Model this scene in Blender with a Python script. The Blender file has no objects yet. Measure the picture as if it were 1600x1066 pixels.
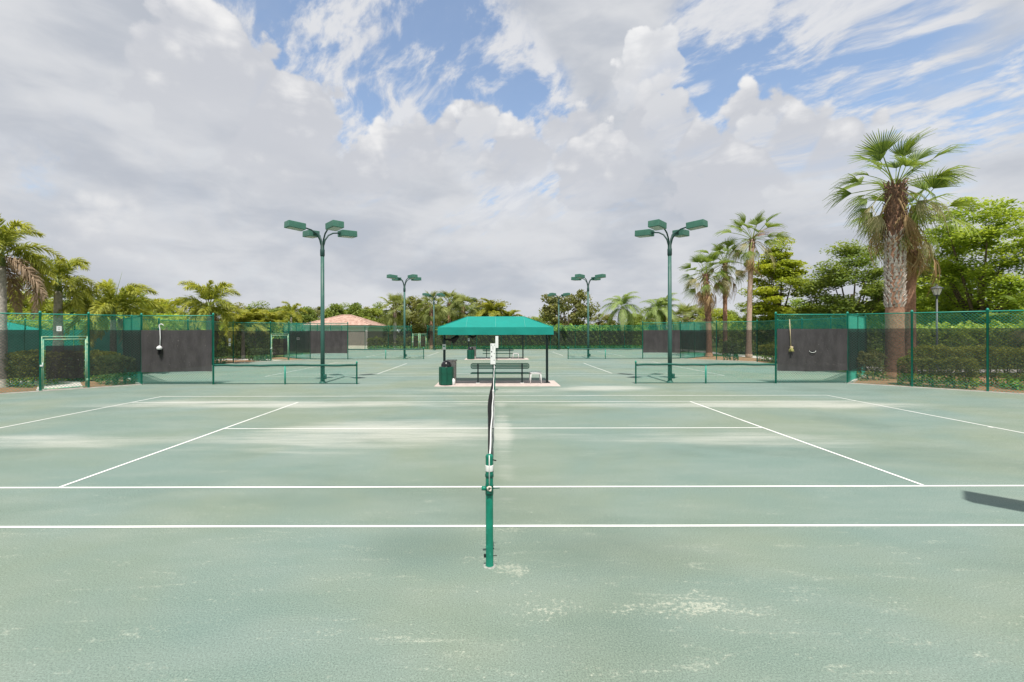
import bpy, math, random
import numpy as np
from mathutils import Vector, Matrix

R = math.radians
scene = bpy.context.scene
COL = scene.collection

# ------------------------------------------------------------------ camera
F_PX, CX, CY, CAM_X, CAM_H = 717.0, 775.06, 518.4, 0.068, 2.293   # solved from the court lines
cam_d = bpy.data.cameras.new('camera')
cam = bpy.data.objects.new('camera', cam_d)
COL.objects.link(cam)
cam.location = (CAM_X, 0, CAM_H)
cam.rotation_euler = (math.pi / 2, 0.002, 0)
cam_d.sensor_width = 36.0
cam_d.lens = 36.0 * F_PX / 1600
cam_d.shift_x = (800 - CX) / 1600
cam_d.shift_y = -(533 - CY) / 1600
cam_d.clip_start = 0.05
cam_d.clip_end = 3000
scene.camera = cam


def gx(px, D):
    """world X of a photo column at distance D"""
    return CAM_X + (px - CX) * D / F_PX


def gz(py, D):
    return CAM_H + (CY - py) * D / F_PX


# ------------------------------------------------------------------ sun
SUN_ELEV = 64.5
sun_d = bpy.data.lights.new('sun', 'SUN')
sun_d.energy = 5.0
sun_d.angle = R(0.55)
sun_d.color = (1.0, 0.955, 0.88)
sun = bpy.data.objects.new('sun', sun_d)
COL.objects.link(sun)
sun.location = (0, -30, 60)
sun.rotation_euler = (R(90 - SUN_ELEV), 0, 0)

# ------------------------------------------------------------------ view
vs = scene.view_settings
vs.view_transform = 'Standard'
vs.look = 'None'
vs.exposure = 0.18
vs.gamma = 1
vs.use_curve_mapping = False

# ------------------------------------------------------------------ world / sky
world = bpy.data.worlds.new('World')
scene.world = world
world.use_nodes = True


class NT:
    """tiny helper for writing node graphs as expressions"""

    def __init__(self, tree):
        self.t = tree
        self.n = tree.nodes
        self.l = tree.links

    def _set(self, sock, v):
        if hasattr(v, 'links') or isinstance(v, bpy.types.NodeSocket):
            self.l.new(v, sock)
        else:
            if isinstance(v, (tuple, list)) and len(v) == 3 and sock.type == 'RGBA':
                v = (*v, 1)
            sock.default_value = v

    def m(self, op, a, b=None, c=None, clamp=False):
        nd = self.n.new('ShaderNodeMath')
        nd.operation = op
        nd.use_clamp = clamp
        for i, v in enumerate((a, b, c)):
            if v is not None:
                self._set(nd.inputs[i], v)
        return nd.outputs[0]

    def v(self, op, a, b=None, c=None):
        nd = self.n.new('ShaderNodeVectorMath')
        nd.operation = op
        for i, x in enumerate((a, b, c)):
            if x is not None:
                if op == 'SCALE' and i == 1:
                    self._set(nd.inputs['Scale'], x)
                else:
                    self._set(nd.inputs[i], x)
        return nd.outputs['Value'] if op in ('DISTANCE', 'LENGTH', 'DOT_PRODUCT') else nd.outputs[0]

    def noise(self, vec, scale, detail=4, rough=0.55, dist=0.0, lac=2.0, out='Fac'):
        nd = self.n.new('ShaderNodeTexNoise')
        self._set(nd.inputs['Vector'], vec)
        nd.inputs['Scale'].default_value = scale
        nd.inputs['Detail'].default_value = detail
        nd.inputs['Roughness'].default_value = rough
        nd.inputs['Lacunarity'].default_value = lac
        nd.inputs['Distortion'].default_value = dist
        return nd.outputs[out]

    def voro(self, vec, scale, feature='F1', detail=0, rough=0.5, rand=1.0, out='Distance'):
        nd = self.n.new('ShaderNodeTexVoronoi')
        nd.feature = feature
        self._set(nd.inputs['Vector'], vec)
        nd.inputs['Scale'].default_value = scale
        if 'Detail' in nd.inputs:
            nd.inputs['Detail'].default_value = detail
            nd.inputs['Roughness'].default_value = rough
        nd.inputs['Randomness'].default_value = rand
        return nd.outputs[out]

    def ss(self, x, a, b, lo=0.0, hi=1.0, mode='SMOOTHSTEP'):
        nd = self.n.new('ShaderNodeMapRange')
        nd.interpolation_type = mode
        self._set(nd.inputs['Value'], x)
        self._set(nd.inputs['From Min'], a)
        self._set(nd.inputs['From Max'], b)
        self._set(nd.inputs['To Min'], lo)
        self._set(nd.inputs['To Max'], hi)
        return nd.outputs[0]

    def mix(self, f, a, b, blend='MIX'):
        nd = self.n.new('ShaderNodeMix')
        nd.data_type = 'RGBA'
        nd.blend_type = blend
        self._set(nd.inputs[0], f)
        self._set(nd.inputs[6], a)
        self._set(nd.inputs[7], b)
        return nd.outputs[2]

    def xyz(self, v):
        nd = self.n.new('ShaderNodeSeparateXYZ')
        self._set(nd.inputs[0], v)
        return nd.outputs

    def comb(self, x, y, z):
        nd = self.n.new('ShaderNodeCombineXYZ')
        for i, q in enumerate((x, y, z)):
            self._set(nd.inputs[i], q)
        return nd.outputs[0]


def sky_dir(px, py):
    v = Vector(((px - CX) / F_PX, 1.0, (CY - py) / F_PX))
    return tuple(v.normalized())


def build_sky():
    t = world.node_tree
    t.nodes.clear()
    N = NT(t)
    tc = t.nodes.new('ShaderNodeTexCoord')
    d = tc.outputs['Generated']
    sky = t.nodes.new('ShaderNodeTexSky')
    sky.sky_type = 'NISHITA'
    sky.sun_disc = False
    sky.sun_elevation = R(SUN_ELEV)
    sky.sun_rotation = R(180)
    sky.air_density = 1.0
    sky.dust_density = 0.6
    sky.ozone_density = 1.6
    blue = N.mix(1.0, sky.outputs[0], (2.25, 2.2, 2.1), 'MULTIPLY')
    x, y, z = N.xyz(d)[:3]
    zc = N.m('MAXIMUM', z, 0.0)
    # cloud-deck coordinates: clouds lie on a level layer, so they crowd together towards the horizon
    k = N.m('DIVIDE', 1.0, N.m('ADD', zc, 0.28))
    deck = N.comb(N.m('MULTIPLY', x, k), N.m('MULTIPLY', y, k), 0.35)
    warp = N.v('SCALE', N.v('SUBTRACT', N.noise(deck, 1.6, 3, 0.5, out='Color'), (0.5, 0.5, 0.5)), 0.45)
    deckw = N.v('ADD', deck, warp)
    # ---- broken high layer, drawn out along the wind
    st = N.v('MULTIPLY', N.v('ADD', N.comb(N.m('ADD', N.m('MULTIPLY', x, k), N.m('MULTIPLY', N.m('MULTIPLY', y, k), 0.55)), N.m('MULTIPLY', y, k), 0.9), N.v('SCALE', warp, 0.8)), (1.9, 1.15, 1.0))
    hi = N.noise(st, 2.6, 6, 0.6)
    hi2 = N.noise(st, 8.5, 5, 0.62)
    hid = N.m('ADD', hi, N.m('MULTIPLY', N.m('SUBTRACT', hi2, 0.5), 0.6))

    def hole(px, py, r, amt):
        q = N.v('DISTANCE', d, sky_dir(px, py))
        return N.m('MULTIPLY', N.ss(q, r * 0.25 / F_PX, r * 1.35 / F_PX, 1.0, 0.0), amt)

    gaps = None
    for h in ((470, 55, 110, .17), (560, 190, 70, .14), (720, 100, 120, .2), (790, 150, 80, .2), (620, 40, 110, .12),
              (1130, 110, 110, .26), (1260, 70, 130, .18), (1180, 205, 60, .12), (870, 160, 60, .12),
              (25, 225, 60, .09), (1400, 150, 130, .07), (60, 350, 60, .08)):
        g = hole(*h)
        gaps = g if gaps is None else N.m('ADD', gaps, g)
    a_hi = N.ss(N.m('SUBTRACT', hid, N.m('MULTIPLY', gaps, 0.38)), 0.32, 0.52, 0.10, 1.0)
    # ---- grey-white stratocumulus sheet that fills most of the sky
    sh = N.noise(deckw, 1.25, 6, 0.55)
    she = N.m('ADD', sh, N.ss(z, 0.30, 0.02, -0.02, 0.28))
    lef = N.ss(x, -0.62, -0.25, 0.16, 0.0)
    a_sh = N.ss(N.m('SUBTRACT', N.m('ADD', she, lef), N.m('MULTIPLY', gaps, 1.45)), 0.31, 0.52)
    tone = N.noise(N.v('MULTIPLY', d, (1.0, 1.0, 2.1)), 3.1, 4, 0.5, 0.25)
    tone2 = N.noise(N.v('MULTIPLY', d, (1.0, 1.0, 2.6)), 8.5, 5, 0.55, 0.3)
    tn = N.m('ADD', N.m('MULTIPLY', tone, 0.65), N.m('MULTIPLY', tone2, 0.35))
    c_sh = N.mix(N.ss(tn, 0.36, 0.64), (5.15, 5.5, 6.15), (7.3, 7.45, 7.75))
    c_hi = N.mix(N.ss(hi2, 0.35, 0.65), (7.0, 7.2, 7.7), (8.3, 8.3, 8.4))
    col = N.mix(N.m('MULTIPLY', a_hi, 0.9), blue, c_hi)
    col = N.mix(N.m('MULTIPLY', a_sh, 0.97), col, c_sh)
    # ---- cumulus heads: unions of lumpy domes, lit on top
    bil = N.voro(d, 17.0, 'F1', 1.5, 0.55)
    fr = N.noise(d, 30.0, 5, 0.6)
    lump = N.m('ADD', N.m('MULTIPLY', N.m('SUBTRACT', 0.42, bil), 0.060), N.m('MULTIPLY', N.m('SUBTRACT', fr, 0.5), 0.055))

    def cumulus(col, puffs, soft, bright, dim, strength):
        best = None
        lit = None
        for (px, py, r) in puffs:
            c = sky_dir(px, py)
            rr = r / F_PX
            dist = N.v('DISTANCE', d, c)
            f = N.m('ADD', N.m('SUBTRACT', rr, dist), N.m('MULTIPLY', lump, min(1.0, 0.45 + rr * 5)))
            hgt = N.m('DIVIDE', N.m('SUBTRACT', z, c[2]), rr)
            hgt = N.m('ADD', hgt, N.m('MULTIPLY', N.m('DIVIDE', N.m('SUBTRACT', x, c[0]), rr), -0.15))
            if best is None:
                best, lit = f, hgt
            else:
                w = N.m('GREATER_THAN', f, best)
                w = N.ss(N.m('SUBTRACT', f, best), -0.010, 0.010)
                lit = N.m('ADD', N.m('MULTIPLY', lit, N.m('SUBTRACT', 1.0, w)), N.m('MULTIPLY', hgt, w))
                best = N.m('SMOOTH_MAX', best, f, 0.006)
        a = N.m('MULTIPLY', N.ss(best, 0.0, soft), strength)
        # domes dissolve downward into the sheet
        a = N.m('MULTIPLY', a, N.ss(lit, -1.0, 0.25))
        shade = N.m('ADD', lit, N.m('MULTIPLY', N.m('SUBTRACT', tone2, 0.5), 2.4))
        shade = N.m('ADD', shade, N.m('MULTIPLY', lump, 14.0))
        c = N.mix(N.ss(shade, -0.35, 1.05), dim, bright)
        return N.mix(a, col, c)

    back = ((330, 130, 110), (450, 215, 110), (560, 265, 75), (640, 235, 70), (700, 210, 45), (745, 195, 52), (810, 240, 70),
            (870, 205, 46), (905, 195, 48), (1030, 190, 70), (1100, 230, 60), (1185, 190, 62),
            (1245, 215, 62), (1310, 235, 60), (930, 270, 90), (1130, 290, 90))
    col = cumulus(col, back, 0.016, (9.3, 9.25, 9.25), (6.2, 6.4, 6.9), 1.0)
    tower = ((1020, 110, 64), (988, 142, 46), (1040, 165, 48), (748, 200, 46), (1190, 196, 40))
    col = cumulus(col, tower, 0.012, (10.2, 10.15, 10.1), (7.2, 7.35, 7.7), 0.9)
    front = ((838, 228, 40), (845, 330, 44), (700, 385, 40), (450, 285, 62), (985, 285, 55), (240, 120, 70), (680, 270, 40),
             (160, 385, 80), (620, 395, 60))
    col = cumulus(col, front, 0.060, (9.1, 9.05, 9.0), (6.3, 6.5, 6.95), 0.7)
    # below the horizon the world is plain far ground
    col = N.mix(N.ss(z, -0.02, 0.0), (2.2, 2.4, 2.2), col)
    bg = t.nodes.new('ShaderNodeBackground')
    bg.inputs['Strength'].default_value = 0.085
    t.links.new(col, bg.inputs['Color'])
    out = t.nodes.new('ShaderNodeOutputWorld')
    t.links.new(bg.outputs[0], out.inputs['Surface'])
    try:
        world.cycles.sampling_method = 'NONE'
    except Exception:
        pass


build_sky()
scene.cycles.max_bounces = 6
scene.cycles.transparent_max_bounces = 24

# ------------------------------------------------------------------ materials
M = {}


def mat(name, color, rough=0.6, metal=0.0, spec=0.4, var=0.12, scale=6.0, bump=0.0, bscale=40.0, dirt=None, dirt_scale=2.0, dirt_amt=(0.55, 0.75)):
    m = bpy.data.materials.new(name)
    m.use_nodes = True
    N = NT(m.node_tree)
    b = m.node_tree.nodes['Principled BSDF']
    b.inputs['Roughness'].default_value = rough
    b.inputs['Metallic'].default_value = metal
    b.inputs['Specular IOR Level'].default_value = spec
    tc = m.node_tree.nodes.new('ShaderNodeTexCoord')
    co = tc.outputs['Object']
    n = N.noise(co, scale, 5, 0.6)
    lo = tuple(c * (1 - var) for c in color)
    hi = tuple(min(1, c * (1 + var)) for c in color)
    c = N.mix(N.ss(n, 0.3, 0.7), lo, hi)
    if dirt:
        c = N.mix(N.ss(N.noise(co, dirt_scale, 6, 0.65), dirt_amt[0], dirt_amt[1], 0, 0.8), c, dirt)
    m.node_tree.links.new(c, b.inputs['Base Color'])
    if bump:
        bn = m.node_tree.nodes.new('ShaderNodeBump')
        bn.inputs['Strength'].default_value = bump
        bn.inputs['Distance'].default_value = 0.02
        m.node_tree.links.new(N.noise(co, bscale, 4, 0.6), bn.inputs['Height'])
        m.node_tree.links.new(bn.outputs[0], b.inputs['Normal'])
    M[name] = m
    return m


mat('fence_green', (0.012, 0.26, 0.185), 0.42, var=0.18, scale=3, dirt=(0.10, 0.33, 0.25), dirt_scale=5)
mat('wire_green', (0.022, 0.29, 0.205), 0.5, var=0.1)
mat('gate_green', (0.15, 0.38, 0.27), 0.5, var=0.2, scale=4, dirt=(0.42, 0.48, 0.28), dirt_scale=7, dirt_amt=(0.42, 0.62))
mat('rail_green', (0.006, 0.085, 0.062), 0.5, var=0.2)
mat('pole_green', (0.034, 0.108, 0.088), 0.45, var=0.12, scale=1.5, dirt=(0.09, 0.2, 0.15), dirt_scale=3)
mat('lamp_green', (0.056, 0.165, 0.122), 0.5, var=0.1, scale=3, dirt=(0.09, 0.19, 0.145), dirt_scale=4)
mat('arm_green', (0.012, 0.05, 0.042), 0.5, var=0.1)
mat('lens', (0.42, 0.45, 0.40), 0.25, var=0.1)
mat('net_post', (0.004, 0.165, 0.105), 0.35, var=0.2, scale=9, dirt=(0.03, 0.30, 0.21), dirt_scale=14)
mat('net_post_dark', (0.004, 0.09, 0.06), 0.4)
mat('black', (0.012, 0.013, 0.014), 0.55, var=0.2)
mat('black_gloss', (0.014, 0.013, 0.016), 0.22, var=0.1)
mat('net_cord', (0.014, 0.015, 0.016), 0.8)
mat('band_white', (0.72, 0.72, 0.70), 0.75, var=0.08, scale=10, dirt=(0.45, 0.46, 0.42), dirt_scale=8)
mat('rope', (0.62, 0.58, 0.50), 0.9, var=0.15, scale=60, bump=0.4, bscale=120)
mat('white', (0.74, 0.74, 0.73), 0.45, var=0.05)
mat('sign_white', (0.70, 0.72, 0.70), 0.5, var=0.06)
mat('ink', (0.06, 0.06, 0.07), 0.6)
mat('canopy', (0.001, 0.225, 0.185), 0.75, var=0.06, scale=2.5, bump=0.15, bscale=5)
mat('canopy_seam', (0.12, 0.42, 0.36), 0.7)
mat('dark_post', (0.010, 0.032, 0.032), 0.4, var=0.15)
mat('bench_green', (0.008, 0.13, 0.085), 0.4, var=0.15)
mat('bin_green', (0.005, 0.085, 0.052), 0.45, var=0.2, scale=3)
mat('pillar_grey', (0.42, 0.40, 0.37), 0.9, var=0.35, scale=40, bump=0.5, bscale=60)
mat('concrete', (0.50, 0.42, 0.385), 0.9, var=0.12, scale=3, bump=0.2, bscale=80, dirt=(0.38, 0.36, 0.33))
mat('kerb', (0.47, 0.44, 0.40), 0.9, var=0.2, scale=4, bump=0.2, bscale=50, dirt=(0.3, 0.33, 0.29))
mat('sleeve', (0.27, 0.29, 0.26), 0.9, var=0.35, scale=30)
mat('path', (0.50, 0.46, 0.43), 0.9, var=0.12, scale=2, bump=0.2, bscale=60)
mat('stucco', (0.60, 0.54, 0.47), 0.9, var=0.06, scale=1.5, bump=0.2, bscale=40)
mat('trim', (0.66, 0.63, 0.58), 0.8, var=0.05)
mat('door_brown', (0.16, 0.11, 0.09), 0.6)
mat('glass_dark', (0.02, 0.025, 0.03), 0.1)
mat('wood_pale', (0.52, 0.42, 0.26), 0.7, var=0.2, scale=12)
mat('bristle_yellow', (0.46, 0.44, 0.16), 0.9, var=0.3, scale=50)
mat('bark', (0.14, 0.105, 0.075), 0.95, var=0.35, scale=9, bump=0.8, bscale=18)
mat('bark_grey', (0.44, 0.405, 0.36), 0.95, var=0.25, scale=8, bump=0.8, bscale=14)
mat('bark_tan', (0.46, 0.33, 0.255), 0.95, var=0.2, scale=9, bump=0.8, bscale=24)
mat('bark_red', (0.33, 0.185, 0.12), 0.95, var=0.3, scale=9, bump=0.8, bscale=24)
mat('boot_brown', (0.20, 0.115, 0.085), 0.95, var=0.4, scale=6)
mat('boot_grey', (0.54, 0.48, 0.43), 0.95, var=0.35, scale=6)
mat('fruit', (0.40, 0.25, 0.18), 0.8)
mat('teal_screen', (0.006, 0.115, 0.085), 0.8, var=0.15, scale=1.5)
mat('lamp_black', (0.07, 0.08, 0.085), 0.4)
mat('globe', (0.72, 0.72, 0.68), 0.3)


def leaf_mat(name, dark, light, trans=0.42, rough=0.55):
    m = bpy.data.materials.new(name)
    m.use_nodes = True
    t = m.node_tree
    N = NT(t)
    b = t.nodes['Principled BSDF']
    b.inputs['Roughness'].default_value = rough
    b.inputs['Specular IOR Level'].default_value = 0.35
    at = t.nodes.new('ShaderNodeAttribute')
    at.attribute_name = 'tint'
    oi = t.nodes.new('ShaderNodeObjectInfo')
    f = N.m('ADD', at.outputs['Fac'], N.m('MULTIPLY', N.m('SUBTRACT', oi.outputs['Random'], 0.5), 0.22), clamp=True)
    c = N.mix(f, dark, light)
    t.links.new(c, b.inputs['Base Color'])
    tr = t.nodes.new('ShaderNodeBsdfTranslucent')
    t.links.new(N.mix(1.0, c, (1.25, 1.2, 0.65), 'MULTIPLY'), tr.inputs['Color'])
    mx = t.nodes.new('ShaderNodeMixShader')
    mx.inputs[0].default_value = trans
    t.links.new(b.outputs[0], mx.inputs[1])
    t.links.new(tr.outputs[0], mx.inputs[2])
    t.links.new(mx.outputs[0], t.nodes['Material Output'].inputs['Surface'])
    M[name] = m


leaf_mat('leaf_bright', (0.17, 0.27, 0.035), (0.46, 0.55, 0.08))
leaf_mat('leaf_lime', (0.22, 0.29, 0.03), (0.5, 0.54, 0.07))
leaf_mat('leaf_mid', (0.13, 0.2, 0.045), (0.37, 0.44, 0.11))
leaf_mat('leaf_olive', (0.123, 0.149, 0.049), (0.309, 0.309, 0.106))
leaf_mat('leaf_dark', (0.06, 0.11, 0.03), (0.18, 0.25, 0.07))
leaf_mat('leaf_vine', (0.1, 0.2, 0.03), (0.3, 0.46, 0.08))
leaf_mat('hedge_leaf', (0.07, 0.13, 0.025), (0.4, 0.43, 0.07))
leaf_mat('frond_fox', (0.13, 0.19, 0.025), (0.5, 0.5, 0.09))
leaf_mat('frond_yellow', (0.17, 0.22, 0.025), (0.44, 0.43, 0.07))
leaf_mat('frond_queen', (0.114, 0.193, 0.061), (0.407, 0.505, 0.179))
leaf_mat('fan_green', (0.07, 0.14, 0.025), (0.34, 0.42, 0.1))
leaf_mat('fan_sabal', (0.123, 0.166, 0.049), (0.391, 0.423, 0.138))
leaf_mat('frond_dead', (0.24, 0.145, 0.065), (0.52, 0.38, 0.21), 0.2, 0.8)
leaf_mat('frond_dry', (0.2, 0.19, 0.08), (0.409, 0.372, 0.205), 0.25, 0.7)
leaf_mat('frond_pink', (0.26, 0.19, 0.13), (0.428, 0.316, 0.223), 0.25, 0.8)


def screen_mat(name, color, see):
    """woven shade cloth: a share of each patch is open weave"""
    m = bpy.data.materials.new(name)
    m.use_nodes = True
    t = m.node_tree
    N = NT(t)
    b = t.nodes['Principled BSDF']
    b.inputs['Roughness'].default_value = 0.75
    b.inputs['Specular IOR Level'].default_value = 0.25
    tc = t.nodes.new('ShaderNodeTexCoord')
    co = tc.outputs['Object']
    wr = N.noise(N.v('MULTIPLY', co, (1.0, 1.0, 0.35)), 3.0, 5, 0.6)
    fine = N.noise(N.v('MULTIPLY', co, (8, 8, 1)), 9.0, 3, 0.6)
    fade = N.m('ADD', N.m('MULTIPLY', wr, 0.7), N.m('MULTIPLY', fine, 0.3))
    c = N.mix(N.ss(fade, 0.3, 0.7), tuple(q * 0.72 for q in color), tuple(q * 1.3 for q in color))
    c = N.mix(N.ss(N.noise(co, 22, 2, 0.5), 0.70, 0.74, 0, 0.5), c, (0.25, 0.24, 0.22))
    t.links.new(c, b.inputs['Base Color'])
    bn = t.nodes.new('ShaderNodeBump')
    bn.inputs['Strength'].default_value = 0.35
    bn.inputs['Distance'].default_value = 0.03
    t.links.new(wr, bn.inputs['Height'])
    t.links.new(bn.outputs[0], b.inputs['Normal'])
    tr = t.nodes.new('ShaderNodeBsdfTransparent')
    mx = t.nodes.new('ShaderNodeMixShader')
    mx.inputs[0].default_value = see
    t.links.new(b.outputs[0], mx.inputs[1])
    t.links.new(tr.outputs[0], mx.inputs[2])
    t.links.new(mx.outputs[0], t.nodes['Material Output'].inputs['Surface'])
    M[name] = m


screen_mat('screen', (0.020, 0.019, 0.020), 0.36)
screen_mat('screen_thick', (0.052, 0.048, 0.050), 0.05)
screen_mat('screen_gate', (0.024, 0.022, 0.023), 0.16)
screen_mat('bench_mesh', (0.010, 0.10, 0.07), 0.45)


def court_material():
    m = bpy.data.materials.new('green_clay')
    m.use_nodes = True
    t = m.node_tree
    N = NT(t)
    b = t.nodes['Principled BSDF']
    b.inputs['Roughness'].default_value = 0.92
    b.inputs['Specular IOR Level'].default_value = 0.25
    tc = t.nodes.new('ShaderNodeTexCoord')
    co = tc.outputs['Object']
    x, y, z = N.xyz(co)[:3]
    big = N.noise(co, 0.20, 4, 0.55, 0.4)
    mid = N.noise(N.v('MULTIPLY', co, (0.5, 1.3, 1)), 0.9, 6, 0.6, 0.3)
    c = N.mix(N.ss(big, 0.36, 0.64), (0.152, 0.216, 0.190), (0.180, 0.222, 0.168))
    c = N.mix(N.ss(mid, 0.35, 0.75, 0, 0.30), c, (0.27, 0.305, 0.27))
    # moist, darker areas
    moist = N.noise(N.v('MULTIPLY', N.v('ADD', co, (13, 4, 0)), (0.32, 0.55, 1)), 0.8, 5, 0.55, 0.3)
    c = N.mix(N.ss(moist, 0.50, 0.70, 0, 0.42), c, (0.108, 0.155, 0.128))
    # chalky drying bands swept along the drag direction (parallel to the side lines)
    sw = N.noise(N.v('MULTIPLY', co, (0.16, 0.62, 1)), 1.0, 7, 0.62, 0.25)
    sw2 = N.noise(N.v('MULTIPLY', co, (0.35, 3.4, 1)), 1.0, 6, 0.65, 0.2)

    def spot(px, py, rx, ry):
        q = N.v('MULTIPLY', N.v('SUBTRACT', co, (px, py, 0)), (1 / rx, 1 / ry, 0))
        return N.ss(N.v('LENGTH', q), 0.25, 1.25, 1.0, 0.0)

    def add(*a):
        o = a[0]
        for q in a[1:]:
            o = N.m('ADD', o, q)
        return o

    sp = add(spot(-2.5, 10.2, 4.4, 2.2), spot(-9.5, 14.6, 4.4, 1.1), spot(-3.6, 14.4, 5.0, 0.7), spot(9.8, 14.3, 4.5, 1.1), spot(4.2, 14.3, 3.5, 0.6),
             N.m('MULTIPLY', spot(-9.8, 9.7, 4.2, 0.8), 0.9), N.m('MULTIPLY', spot(5.5, 9.9, 3.8, 0.9), 0.75), N.m('MULTIPLY', spot(0.0, 17.9, 7, 0.9), 0.7),
             N.m('MULTIPLY', spot(4.4, 18.7, 2.6, 1.1), 0.9), N.m('MULTIPLY', spot(0.22, 10.5, 0.25, 6), 0.5), N.m('MULTIPLY', spot(-7.3, 20.0, 6, 0.5), 0.4))
    chalk = N.m('ADD', N.m('MULTIPLY', sp, 0.42), N.m('ADD', N.m('MULTIPLY', N.m('SUBTRACT', sw, 0.5), 0.9), N.m('MULTIPLY', N.m('SUBTRACT', sw2, 0.5), 0.55)))
    c = N.mix(N.ss(chalk, 0.10, 0.62, 0, 0.72), c, (0.44, 0.445, 0.40))
    # worn patches where the pale stone screenings show through
    pn = N.noise(N.v('MULTIPLY', co, (1.1, 3.0, 1)), 1.25, 8, 0.68, 0.6)
    pf = N.noise(co, 26, 5, 0.7)
    near = N.ss(y, 2.0, 7.5, 1.0, 0.35)
    band = add(N.m('MULTIPLY', spot(1.45, 3.85, 1.9, 0.26), 0.8), N.m('MULTIPLY', spot(0.21, 4.40, 0.26, 0.16), 1.3), N.m('MULTIPLY', spot(0.1, 5.2, 0.5, 0.4), 0.75), N.m('MULTIPLY', spot(-0.1, 4.6, 0.7, 0.25), 0.4),
               N.m('MULTIPLY', spot(-0.3, 2.75, 2.0, 0.25), 0.45))
    w = N.m('ADD', N.m('MULTIPLY', N.m('SUBTRACT', pn, 0.5), 1.25), N.m('MULTIPLY', N.m('SUBTRACT', pf, 0.5), 1.3))
    w = N.m('ADD', N.m('MULTIPLY', w, 0.95), N.m('MULTIPLY', band, 0.27))
    c = N.mix(N.m('MULTIPLY', N.ss(w, 0.20, 0.46, 0, 0.62), near), c, (0.47, 0.475, 0.385))
    pn2 = N.noise(N.v('MULTIPLY', N.v('ADD', co, (5.3, 1.7, 0)), (0.9, 3.6, 1)), 1.7, 7, 0.72, 0.8)
    w2 = N.m('ADD', N.m('MULTIPLY', N.m('SUBTRACT', pn2, 0.5), 1.4), N.m('MULTIPLY', N.m('SUBTRACT', pf, 0.5), 0.9))
    c = N.mix(N.m('MULTIPLY', N.ss(w2, 0.10, 0.36, 0, 0.55), near), c, (0.42, 0.44, 0.36))
    damp = add(spot(-0.75, 4.9, 0.8, 0.55), N.m('MULTIPLY', spot(1.3, 4.7, 1.3, 0.6), 0.8))
    c = N.mix(N.m('MULTIPLY', damp, 0.32), c, (0.085, 0.120, 0.098))
    # grain
    g1 = N.noise(co, 75, 3, 0.8)
    g2 = N.noise(co, 190, 2, 0.8)
    g = N.m('ADD', N.m('MULTIPLY', g1, 0.55), N.m('MULTIPLY', g2, 0.45))
    k = N.ss(g, 0.36, 0.64, 0.50, 1.50, 'LINEAR')
    kk = N.comb(k, k, k)
    c = N.mix(1.0, c, kk, 'MULTIPLY')
    t.links.new(c, b.inputs['Base Color'])
    bn = t.nodes.new('ShaderNodeBump')
    bn.inputs['Strength'].default_value = 0.22
    bn.inputs['Distance'].default_value = 0.005
    t.links.new(g, bn.inputs['Height'])
    t.links.new(bn.outputs[0], b.inputs['Normal'])
    M['court'] = m


court_material()


def ground_material(name, a, b_, c_, s1, s2, bump, bs):
    m = bpy.data.materials.new(name)
    m.use_nodes = True
    t = m.node_tree
    N = NT(t)
    b = t.nodes['Principled BSDF']
    b.inputs['Roughness'].default_value = 0.95
    b.inputs['Specular IOR Level'].default_value = 0.2
    co = t.nodes.new('ShaderNodeTexCoord').outputs['Object']
    c = N.mix(N.ss(N.noise(co, s1, 5, 0.6), 0.35, 0.65), a, b_)
    c = N.mix(N.ss(N.noise(co, s2, 4, 0.7), 0.45, 0.7, 0, 0.8), c, c_)
    t.links.new(c, b.inputs['Base Color'])
    bn = t.nodes.new('ShaderNodeBump')
    bn.inputs['Strength'].default_value = bump
    bn.inputs['Distance'].default_value = 0.05
    t.links.new(N.noise(co, bs, 4, 0.7), bn.inputs['Height'])
    t.links.new(bn.outputs[0], b.inputs['Normal'])
    M[name] = m


ground_material('grass', (0.07, 0.12, 0.025), (0.11, 0.16, 0.035), (0.17, 0.17, 0.07), 0.4, 14, 0.8, 30)
ground_material('mulch', (0.33, 0.175, 0.095), (0.26, 0.135, 0.075), (0.42, 0.27, 0.17), 1.5, 30, 1.0, 45)


def tile_material():
    m = bpy.data.materials.new('roof_tile')
    m.use_nodes = True
    t = m.node_tree
    N = NT(t)
    b = t.nodes['Principled BSDF']
    b.inputs['Roughness'].default_value = 0.85
    co = t.nodes.new('ShaderNodeTexCoord').outputs['Object']
    n = N.noise(co, 2.2, 5, 0.7)
    c = N.mix(N.ss(n, 0.35, 0.65), (0.36, 0.215, 0.165), (0.55, 0.39, 0.32))
    row = N.m('FRACT', N.m('MULTIPLY', N.xyz(co)[2], 7.0))
    c = N.mix(N.ss(row, 0.0, 0.25, 0.35, 0), c, (0.2, 0.12, 0.1))
    t.links.new(c, b.inputs['Base Color'])
    M['roof_tile'] = m


tile_material()

# ------------------------------------------------------------------ mesh helpers


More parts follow.
